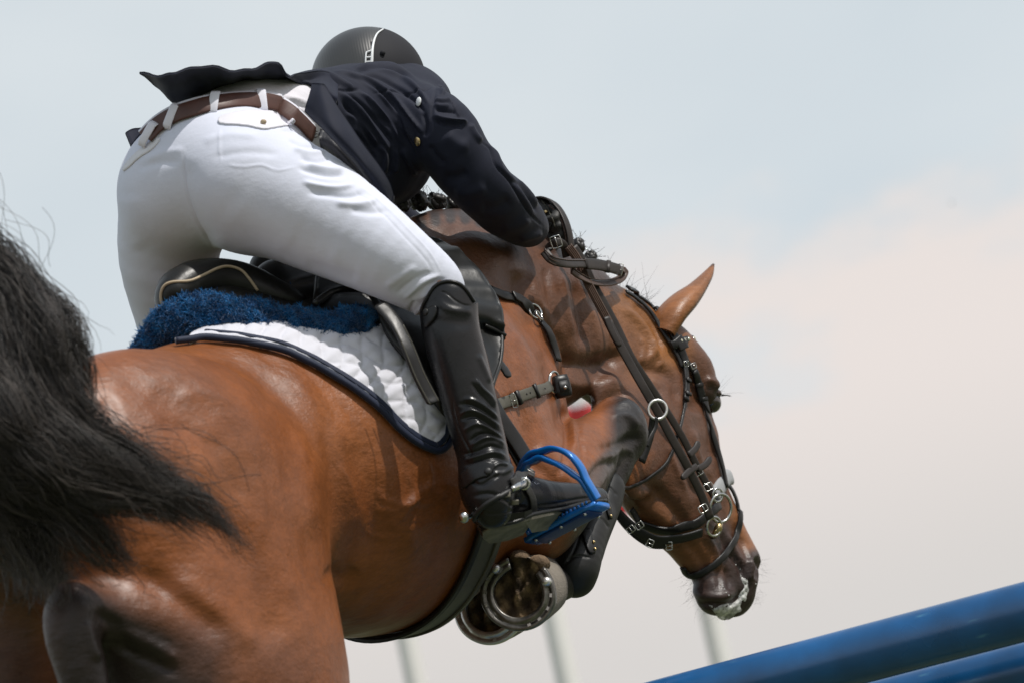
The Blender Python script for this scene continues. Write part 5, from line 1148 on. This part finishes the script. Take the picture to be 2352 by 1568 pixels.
# the vent flap blown up over the belt: far edge first, near edge last
sheet('jacket_skirt', [
 [(320, 168, 5.98), (372, 174, 5.97), (415, 163, 5.97), (476, 152, 5.99), (540, 163, 6.02), (590, 156, 6.06), (634, 142, 6.10), (662, 175, 6.14), (700, 165, 6.22), (770, 168, 6.32)],
 [(330, 176, 6.02), (384, 190, 6.02), (430, 180, 6.03), (482, 170, 6.05), (540, 176, 6.08), (588, 172, 6.11), (636, 160, 6.14), (670, 182, 6.17), (712, 176, 6.24), (775, 186, 6.30)],
 [(342, 188, 6.08), (392, 210, 6.10), (440, 204, 6.12), (490, 192, 6.13), (545, 186, 6.15), (592, 181, 6.17), (642, 176, 6.19), (682, 186, 6.2), (716, 184, 6.24), (775, 206, 6.26)],
 [(356, 199, 6.14), (404, 234, 6.18), (428, 240, 6.2), (478, 214, 6.2), (540, 198, 6.2), (590, 192, 6.21), (642, 188, 6.22), (690, 191, 6.22), (718, 193, 6.22), (775, 225, 6.2)],
 [(369, 204, 6.2), (409, 240, 6.26), (440, 244, 6.28), (490, 226, 6.28), (545, 214, 6.28), (595, 208, 6.28), (645, 203, 6.28), (690, 200, 6.26), (720, 202, 6.24), (775, 240, 6.2)]], .004, 'jacket', rider, col=NV, wav=lambda I, J_: .0035*np.sin(J_*26+I*3)*np.sin(I*3.1)+.002*np.sin(J_*55))
sheet('jacket_skirt', [[(288, 306, 6.12), (325, 292, 6.16), (378, 269, 6.25), (430, 250, 6.3)], [(298, 330, 6.1), (330, 322, 6.14), (372, 300, 6.24), (430, 280, 6.3)], [(308, 352, 6.08), (332, 345, 6.14), (365, 335, 6.24), (430, 320, 6.3)]], .004, 'jacket', rider, col=NV, wav=lambda I, J_: .003*np.sin(J_*12))
# side panel hanging below the ribs, turned outwards
sheet('jacket_front', [
 [(718, 196, 6.04), (736, 194, 6.02), (748, 197, 6.02), (772, 240, 5.99), (800, 285, 5.98), (832, 335, 5.99), (868, 380, 6.02), (893, 415, 6.05), (903, 445, 6.08)],
 [(712, 220, 6.02), (728, 222, 6.00), (745, 235, 5.98), (768, 268, 5.96), (795, 308, 5.95), (826, 352, 5.97), (858, 396, 6.0), (884, 430, 6.04), (900, 458, 6.08)],
 [(704, 245, 6.01), (722, 258, 5.99), (742, 275, 5.96), (765, 300, 5.94), (792, 335, 5.94), (822, 370, 5.96), (850, 408, 6.0), (878, 442, 6.04), (898, 468, 6.08)],
 [(701, 259, 6.02), (720, 276, 6.0), (742, 292, 5.98), (766, 318, 5.97), (792, 350, 5.98), (818, 382, 6.0), (840, 412, 6.03), (870, 448, 6.06), (897, 468, 6.09)]], .004, 'jacket', rider, col=NV, wav=lambda I, J_: .003*np.sin(J_*9+2))
sheet('jacket_lining', [
 [(735, 298, 6.12), (775, 310, 6.12), (820, 350, 6.12), (870, 410, 6.14), (905, 450, 6.18)],
 [(735, 325, 6.10), (775, 345, 6.08), (820, 395, 6.10), (865, 445, 6.12), (905, 470, 6.18)],
 [(745, 360, 6.14), (785, 395, 6.14), (830, 440, 6.14), (870, 470, 6.16), (915, 485, 6.2)]], .004, 'lining', rider)
# helmet
hc = PZ(846, 186, 6.60); R0 = .1165
HX = (unit(HH*.95+UU*-.05), RR, UU)
Ph, Fh = uvs(hc, (np.array([1., 0, 0]), np.array([0, 0, 1.]), np.array([0, 1., 0])), (.1165, .135, .1095), 64, 40, 0, math.pi*.62)
uvh = proj(Ph); Cq = paintw(Ph, [(880, 60), (868, 80), (861, 92), (856, 106), (854, 120), (853, 170), (850, 260), (1100, 260), (1100, 40)], .5, poly=True) > .5
fm = np.array([Cq[list(f)].sum() >= 2 for f in Fh])
simple('helmet_shell', (Ph, [f for f, k in zip(Fh, fm) if not k]), 'helmet', rider)
simple('helmet_front', (hc+(Ph-hc)*1.004, [f for f, k in zip(Fh, fm) if k]), 'matte', rider)
HE = Surf(Ph, Fh)
Cn, N2 = drape(HE, [(879, 70), (867, 79), (861, 90), (857, 104), (855, 118), (854, 135), (853, 152)], .0025, 6); simple('helmet_trim', tube(Cn, np.linspace(.0016, .0034, len(Cn)), 8), 'white', rider)
for l in ([(855, 118), (846, 121), (841, 125), (839, 152)], [(841, 134), (854, 133)], [(840, 144), (854, 143)]):
    Cn, N2 = drape(HE, l, .003, 5, smooth=0); simple('helmet_vent', tube(Cn, .0017, 8), 'white', rider)
F_ = unit(HH*.75-UU*.66); U_ = unit(np.cross(RR, F_)); U_ = U_ if U_@UU > 0 else -U_
pk = [hc+F_*(.118+.045*math.cos(a)*t)+RR*(.085*math.sin(a)*(1+.1*t))+U_*(-.012-.012*t) for t in (0, .5, 1) for a in np.linspace(-1.4, 1.4, 17)]
P, F = np.array(pk), [(i*17+j, i*17+j+1, (i+1)*17+j+1, (i+1)*17+j) for i in range(2) for j in range(16)]
nP = len(P); simple('helmet_peak', (np.concatenate([P, P-U_*.005]), F+[tuple(x+nP for x in f[::-1]) for f in F]+[(j, j+1, j+1+nP, j+nP) for j in range(16)]+[(34+j, 35+j, 35+j+nP, 34+j+nP) for j in range(16)]), 'matte', rider)
c, nn = HE.hit(878, 124, .003); simple('helmet_button', uvs(c, np.eye(3), (.0055, .0055, .004), 12, 8), 'matte', rider)
# boot
P, Q = build_boot(); P, Q = subdivide(P, Q); P = lap(P, np.concatenate([Q[:, [0, 1]], Q[:, [1, 2]], Q[:, [2, 3]], Q[:, [3, 0]]]), .5); Nn = vnorm(P, Q)
def c7(x, y): return (964.7+x*.29297, 624.75+y*.29297)
def c5(x, y): return (918.75+x*.35157, 964.7+y*.35157)
Bt = []
for l, w_, h_ in [([(450, 630), (500, 740), (560, 880)], 6, 4), ([(430, 820), (480, 900), (560, 980), (600, 1060)], 4, 5), ([(400, 850), (460, 940), (540, 1020), (600, 1100)], 4, -4.5), ([(330, 990), (420, 1000), (520, 1060), (620, 1150)], 4, 5), ([(290, 1030), (400, 1040), (520, 1100), (625, 1190)], 4, -4.5),
  ([(300, 1120), (400, 1080), (520, 1130), (640, 1220)], 4, 5), ([(300, 1160), (420, 1130), (520, 1180), (645, 1270)], 4, -5), ([(330, 1260), (430, 1190), (540, 1220), (655, 1310)], 4, 5), ([(380, 1330), (470, 1270), (560, 1270), (660, 1330)], 4, -5), ([(390, 1370), (500, 1300), (600, 1300), (670, 1360)], 4, 5),
  ([(320, 1430), (450, 1400), (560, 1360), (680, 1400)], 4, -5), ([(330, 1480), (460, 1440), (580, 1410), (690, 1450)], 4, 5), ([(330, 1520), (470, 1480), (590, 1450), (700, 1490)], 3.5, -4.5), ([(560, 1540), (620, 1500), (700, 1510)], 3.5, 4.5), ([(250, 960), (270, 1120), (330, 1280), (390, 1400), (400, 1520)], 2.2, -2),
  ([(120, 150), (200, 165), (280, 225), (350, 262), (420, 265)], 2.2, -2.2), ([(110, 190), (220, 290), (430, 320)], 9, 4), ([(60, 360), (200, 400), (430, 400)], 14, -3)]: Bt.append(([c7(*p) for p in l], w_, h_))
for l, w_, h_ in [([(440, 500), (600, 480), (760, 560), (860, 560)], 5, -3), ([(860, 560), (1000, 545), (1150, 515), (1260, 500)], 3, -3), ([(540, 600), (640, 610), (800, 575)], 3, -2.5), ([(700, 380), (800, 400), (860, 470)], 7, 3), ([(420, 360), (520, 420), (600, 380), (690, 330)], 4, -3), ([(600, 350), (680, 340), (760, 290)], 5, 4), ([(1190, 440), (1200, 480)], 4, -2)]: Bt.append(([c5(*p) for p in l], w_, h_))
P = sculpt(P, Nn, [(l, w_, h_*.72) for l, w_, h_ in Bt])
# open the top of the shaft along its dress-boot curve
uvp = proj(P); topc = paintw(P, [(940, 600), (960, 724), (975, 694), (998, 658), (1024, 645), (1052, 650), (1073, 667), (1091, 696), (1130, 690), (1130, 600)], .4, poly=True)
keepv = topc < .5; keepq = keepv[Q].all(1)
bootc = np.tile(np.array([.013, .013, .0145]), (len(P), 1))
bt = mobj('riding_boot', P, Q[keepq], M['boot'], rider, col=bootc, label='right riding boot'); BO = Surf(P, Q)
Cn, N2 = drape(BO, [(968, 716), (976, 696), (998, 660), (1024, 648), (1052, 652), (1071, 668), (1088, 694)], .001, 6, smooth=6); simple('boot_top_edge', tube(Cn, .0035, 8), 'boot', bt, col=(.012, .012, .013))
for l in ([c7(40, 400), c7(80, 360), c7(100, 320), c7(95, 275)],):
    Cn, N2 = drape(BO, l, .004, 5, smooth=6); simple('snap_tab', strap(Cn, N2, .022, .003, round_end=True), 'boot', bt, col=(.012, .012, .013))
for u, v in (c7(62, 320), c5(575, 338)):
    c, nn = BO.hit(u, v, .006); e = unit(np.cross(nn, [0, 1, .1])); simple('snap', uvs(c, (e, np.cross(nn, e), nn), (.007, .007, .003), 14, 8), 'neo', bt)
Cn, N2 = drape(BO, [c5(410, 400), c5(480, 345), c5(560, 320), c5(600, 340)], .003, 5, smooth=5); simple('snap_tab', strap(Cn, N2, .030, .003, round_end=True), 'boot', bt, col=(.012, .012, .013))
# heel block and sole of the boot
def slab(low, up_, m, name, parent, col=None):
    n = len(low); P = np.array([PZ(*p) for p in low]+[PZ(*p) for p in up_]); F = [tuple(range(n))[::-1], tuple(range(n, 2*n))]+[(i, (i+1) % n, (i+1) % n+n, i+n) for i in range(n)]
    return mobj(name, P, F, M[m], parent, smooth=False, col=None if col is None else np.tile(np.array(col), (2*n, 1)))
lowh = [(1124, 1211, 5.83), (1165, 1204, 5.835), (1205, 1194, 5.85), (1221, 1189, 5.865), (1219, 1202, 5.92), (1202, 1226, 5.95), (1165, 1239, 5.945), (1124, 1246, 5.925), (1108, 1234, 5.88), (1108, 1222, 5.845)]
uph = [(1112, 1182, 5.826), (1162, 1180, 5.83), (1205, 1174, 5.845), (1222, 1168, 5.862), (1222, 1180, 5.925), (1204, 1200, 5.95), (1165, 1210, 5.945), (1118, 1216, 5.92), (1094, 1206, 5.88), (1093, 1194, 5.845)]
slab(lowh, uph, 'boot', 'boot_heel', bt, (.016, .015, .015))
cc_ = np.array(lowh).mean(0)
slab([tuple(cc_+(np.array(p)-cc_)*.98+np.array([0, 2.2, 0])) for p in lowh], [tuple(cc_+(np.array(p)-cc_)*1.01-np.array([0, 1.5, 0])) for p in lowh], 'soleleather', 'heel_cap', bt)
sl_ = [(1205, 1196, 5.86), (1222, 1192, 5.88), (1262, 1183, 5.92), (1310, 1168, 5.965), (1360, 1158, 6.01), (1394, 1153, 6.05), (1398, 1160, 6.07), (1370, 1176, 6.06), (1320, 1200, 6.02), (1260, 1216, 5.97), (1222, 1222, 5.93)]
slab(sl_, [(a, b-12 if c < 6.0 else b-9, c) for a, b, c in sl_], 'soleleather', 'boot_sole', bt)
Cn = catmull([tuple(PZ(*p)) for p in ((1090, 1196, 5.86), (1120, 1206, 5.83), (1180, 1198, 5.84), (1225, 1180, 5.87), (1290, 1168, 5.93), (1350, 1152, 5.99), (1392, 1148, 6.04))], 6); simple('boot_welt', tube(Cn, .004, 8), 'boot', bt, col=(.02, .02, .02))
# spur with its straps
sp = root('spur', PZ(1120, 1160, 5.84), 'silver spur strapped round the heel of the boot', 'spur')
Cn, N2 = drape(BO, [(1092, 1190), (1098, 1176), (1118, 1156), (1148, 1138), (1180, 1122), (1200, 1112)], .004, 6, smooth=6); simple('spur_band', tube(Cn, np.linspace(.0042, .0062, len(Cn)), 10), 'neo', sp)
Cn, N2 = drape(BO, [(1168, 1124), (1180, 1116), (1194, 1110), (1204, 1106)], .008, 5); simple('spur_arm', tube(Cn, [.003+.005*math.sin(x*3.1) for x in np.linspace(.1, .9, len(Cn))], 10), 'chrome', sp)
c, nn = BO.hit(1194, 1112, .008); ringo('spur_loop', c, (1, 0, 0), (0, 1, .1), .010, .0025, 'chrome', sp)
simple('spur_neck', tube([PZ(1092, 1180, 5.85), PZ(1082, 1184, 5.82), PZ(1070, 1187, 5.80)], [.0045, .0042, .004], 10), 'chrome', sp)
simple('spur_knob', uvs(PZ(1066, 1187, 5.79), np.eye(3), (.0095, .0105, .009), 16, 12), 'chrome', sp)
for l, wd_ in (([(1200, 1106), (1212, 1126), (1222, 1150), (1222, 1180), (1216, 1196)], .014), ([(1172, 1112), (1190, 1096), (1212, 1086), (1228, 1092)], .020)):
    Cn, N2 = drape(BO, l, .004, 5, smooth=5); simple('spur_strap', strap(Cn, N2, wd_, .003), 'glove', sp)
c, nn = BO.hit(1216, 1092, .009); buckle(c, (.8, -.5, 0), nn, .024, .018, sp)
for a, b in ((1160, 1133), (1178, 1150)):
    c, nn = BO.hit(a, b, .003)
    if c is not None: simple('strap_keeper', strap([c-np.array([.008, .002, 0]), c+np.array([.008, -.001, 0])], [nn, nn], .010, .003), 'soleleather', sp)
# left boot, on the far side of the horse
s = SDF((-.95, -1.1, 5.9), (-.3, .1, 6.9), .008)
s.chain([nd(425, 905, -.335, .056), nd(450, 1000, -.345, .055), nd(500, 1150, -.35, .048), nd(545, 1300, -.36, .044), nd(550, 1340, -.36, .040)], k=.02)
s.chain([nd(548, 1330, -.36, .040), nd(640, 1335, -.37, .034), nd(700, 1335, -.38, .026)], k=.02)
simple('riding_boot', s.mesh(1), 'boot', rider, col=(.013, .013, .0145), label='left riding boot on the far side of the horse')
# gloved hand closed round the reins
s = SDF((.02, .02, 6.45), (.22, .36, 7.1), .0035)
def hn(u, v, z, r): p = PZ(u, v, z); return (p[0], p[1], p[2], r)
s.chain([hn(1216, 512, 6.77, .030), hn(1236, 505, 6.79, .031), hn(1252, 502, 6.80, .034), hn(1268, 512, 6.79, .033)], k=.015)
s.chain([hn(1238, 480, 6.80, .022), hn(1262, 486, 6.79, .022)], k=.012)
for k, (u0, v0) in enumerate([(1266, 478), (1276, 497), (1282, 516), (1284, 534)]):
    r = (.0115, .0120, .0115, .0100)[k]
    s.chain([hn(u0-8, v0+2, 6.79, r*1.05), hn(u0+8, v0+4, 6.775, r*1.08), hn(u0+14, v0+14, 6.75, r), hn(u0+8, v0+24, 6.735, r*.95), hn(u0-4, v0+28, 6.74, r*.86)], k=.004)
s.chain([hn(1250, 528, 6.77, .015), hn(1262, 545, 6.755, .0135), hn(1276, 553, 6.745, .012), hn(1288, 552, 6.74, .0105)], k=.006)
P, Q = s.mesh(1); Nn = vnorm(P, Q); P, Q = subdivide(P, Q); Nn = vnorm(P, Q); P = P+Nn*vnoise(P, 60, .0005, 77)[:, None]
gl = simple('glove', (P, Q), 'glove', rider, label='right riding glove'); GS = Surf(P, Q)
Cn, N2 = drape(GS, [(1244, 462), (1258, 480), (1268, 500), (1276, 522)], .002, 5); simple('glove_seam', tube(Cn, .0012, 6), 'girth', gl)
simple('glove_strap', strap(*drape(GS, [(1236, 520), (1252, 516), (1268, 520)], .003, 5), .016, .003), 'leather', gl)
for u, v in ((1253, 489),): 
    c, nn = GS.hit(u, v, .004); simple('glove_stud', uvs(c, np.eye(3), (.005, .004, .003), 10, 6), 'brass', gl)
for v in (506, 516, 524): 
    c = PZ(1254+(v-506)*.3, v, 6.745); ringo('wrist_chain', c, (.35, -.9, 0), (0, 0, 1), .006, .0018, 'chrome', gl)
s = SDF((.05, .02, 6.7), (.26, .36, 7.25), .006)
s.chain([hn(1200, 545, 7.02, .028), hn(1235, 545, 6.99, .032)], k=.01)
for k in range(4): s.chain([hn(1235, 530+10*k, 6.98, .012), hn(1252, 532+10*k, 6.96, .012), hn(1256, 542+10*k, 6.94, .011), hn(1246, 548+10*k, 6.93, .010)], k=.004)
s.chain([hn(1230, 570, 6.97, .013), hn(1250, 580, 6.95, .011)], k=.005)
simple('glove', s.mesh(1), 'glove', rider, label='left riding glove, behind the horse\'s neck')
# loops of rein over the hand and the buckled strap at the cuff
def zstrap(name, l, width, thick, m, parent, nrm): 
    Cn = catmull([tuple(PZ(*p)) for p in l], 6); return simple(name, strap(Cn, np.tile(unit(nrm), (len(Cn), 1)), width, thick), m, parent)
zstrap('rein_loop', [(1230, 458, 6.80), (1251, 456, 6.78), (1271, 465, 6.76), (1288, 484, 6.745), (1300, 508, 6.73), (1308, 536, 6.72), (1312, 566, 6.715)], .019, .004, 'rein', rn, (.7, .5, -.5))
zstrap('rein_loop', [(1262, 472, 6.76), (1280, 488, 6.745), (1292, 509, 6.73), (1299, 534, 6.72), (1303, 560, 6.715)], .008, .003, 'brownstrap', rn, (.7, .4, -.6))
zstrap('cuff_strap', [(1246, 584, 6.72), (1262, 568, 6.69), (1280, 556, 6.68), (1296, 566, 6.69), (1302, 590, 6.70)], .018, .004, 'rein', rn, (.1, .3, -.95))
buckle(PZ(1277, 556, 6.672), (.3, -.95, 0), (.1, .1, -1), .026, .030, rn)
zstrap('strap_end', [(1242, 577, 6.70), (1256, 573, 6.68), (1268, 571, 6.68)], .005, .002, 'neo', rn, (.1, .5, -.9))
# ================================================================== the jump and the ground beyond
def cyl(c0, c1, r, seg=40, rings=24, wob=0):
    C_ = np.array([c0+(c1-c0)*t for t in np.linspace(0, 1, rings)]); return tube(C_, r, seg)
polem = mat('painted_pole', (.005, .075, .215), .30, spec=.55, noise=[(3, .25, 5), (14, .18, 6)], bump=[(6, .25, .004, None), (90, .15, .001)], rnoise=(5, .10), coat=.25)
t = polem.node_tree; b = t.nodes['Principled BSDF']; src = b.inputs['Base Color'].links[0].from_socket
tcn = N(t, 'ShaderNodeTexCoord'); mpn = N(t, 'ShaderNodeMapping'); mpn.inputs['Scale'].default_value = (3, 3, 22); nn1 = N(t, 'ShaderNodeTexNoise'); nn1.inputs['Scale'].default_value = 4; nn1.inputs['Detail'].default_value = 7
t.links.new(tcn.outputs['Object'], mpn.inputs[0]); t.links.new(mpn.outputs[0], nn1.inputs['Vector'])
rmp = N(t, 'ShaderNodeValToRGB'); rmp.color_ramp.elements[0].position = .67; rmp.color_ramp.elements[1].position = .78; t.links.new(nn1.outputs[0], rmp.inputs[0])
mxn = N(t, 'ShaderNodeMix', data_type='RGBA'); t.links.new(rmp.outputs[0], mxn.inputs[0]); t.links.new(src, mxn.inputs[6]); mxn.inputs[7].default_value = (.09, .26, .38, 1); t.links.new(mxn.outputs[2], b.inputs['Base Color'])
M['pole'] = polem
pd = unit(np.array([.966, .301, -.375])); pd = pd-UU*(pd@UU); pd = unit(pd)
for c, lab in ((PZ(2352, 1404, 5.70), 'upper blue painted jump pole, glossy, crossing the lower right corner'), (PZ(2352, 1541, 5.84), 'lower blue jump pole just beneath and behind the other one')):
    P, F = cyl(c-pd*2.6, c+pd*.9, .0515); o = mobj('jump_pole', P, F, M['pole'], None, label=lab, category='jump pole')
mg = mat('grass', (.10, .115, .05), .9, noise=[(.4, .35, 6), (30, .4, 5)], bump=[(40, .8, .03)], coord='Object')
P = np.array([(-1500, -400, 0), (1500, -400, 0), (1500, 2500, 0), (-1500, 2500, 0.)]); M['grass'] = mg
gv = np.linspace(0, 1, 9); G = np.array([(-1500+3000*a, -1200+4200*b_, 0) for b_ in gv for a in gv]); F = [(j*9+i, j*9+i+1, (j+1)*9+i+1, (j+1)*9+i) for j in range(8) for i in range(8)]
mobj('ground', G, F, M['grass'], None, view=False, smooth=False, kind='structure')
M['greypole'] = mat('flagpole_paint', (.70, .69, .67), .6); M['red'] = mat('flag_red', (.62, .05, .05), .7); M['flagwhite'] = mat('flag_white', (.75, .72, .72), .7)
for i, (u, v, dist, lab) in enumerate(((1648, 1480, 62, 'rightmost grey flagpole, blurred, rising behind the horse\'s muzzle'), (1286, 1480, 60, 'grey flagpole carrying the red and white flag behind the forelegs'), (944, 1510, 64, 'leftmost grey flagpole, blurred, below the horse\'s belly'))):
    b0 = world(PZ(u, v, dist)); top = b0[2]+dist*.072; base = np.array([b0[0], b0[1], 0.])
    if i == 1: top = b0[2]+dist*.088
    fp = bpy.data.objects.new('flagpole', None); fp.location = Vector(base); COL.objects.link(fp); setp(fp, lab, 'flagpole', 'flagpoles beyond the arena')
    P, F = tube([base+np.array([0, 0, top*x]) for x in np.linspace(0, 1, 6)], np.linspace(.25, .19, 6), 14); P = np.concatenate([P]); mobj('pole', P, F, M['greypole'], fp, view=False)
    P, F = uvs(base+np.array([0, 0, top+.1]), np.eye(3), (.18,)*3, 12, 8); mobj('finial', P, F, M['greypole'], fp, view=False)
    if i == 1:
        a = world(PZ(1190, 900, dist)); e = world(PZ(1450, 900, dist)); dirx = (e-a); dirx[2] = 0; L = np.linalg.norm(dirx); dirx /= L; zt = top-.2
        for nme, z0, z1, m_ in (('flag_band', zt, zt-.62, 'flagwhite'), ('flag_band', zt-.62, zt-2.75, 'red')):
            n, k = 7, 22; Pg = np.array([base+dirx*(L*1.02*j/k)+np.array([0, 0, z0+(z1-z0)*q/(n-1)-.25*(j/k)**2])+np.cross(dirx, [0, 0, 1])*.18*math.sin(j*.9+q*.3)*(j/k) for q in range(n) for j in range(k+1)])
            F = [(q*(k+1)+j, q*(k+1)+j+1, (q+1)*(k+1)+j+1, (q+1)*(k+1)+j) for q in range(n-1) for j in range(k)]
            mobj(nme, Pg, F, M[m_], fp, view=False)
# a bird far off in the sky
bd = bpy.data.objects.new('bird', None); bl = PZ(2185, 467, 70); bd.location = Vector(world(bl)); COL.objects.link(bd); setp(bd, 'tiny dark bird flying far off in the pale sky', 'bird')
simple('body', uvs(bl, np.eye(3), (.030, .014, .016), 12, 8), 'neo', bd)
for sgn in (-1, 1): mobj('wing', np.array([bl+np.array([.012, 0, 0]), bl+np.array([-.015, 0, 0]), bl+np.array([-.02, .02, sgn*.05]), bl+np.array([.012, .024, sgn*.05]), bl+np.array([-.02, .008, sgn*.10])]), [(0, 1, 2, 3), (3, 2, 4)], M['neo'], bd)
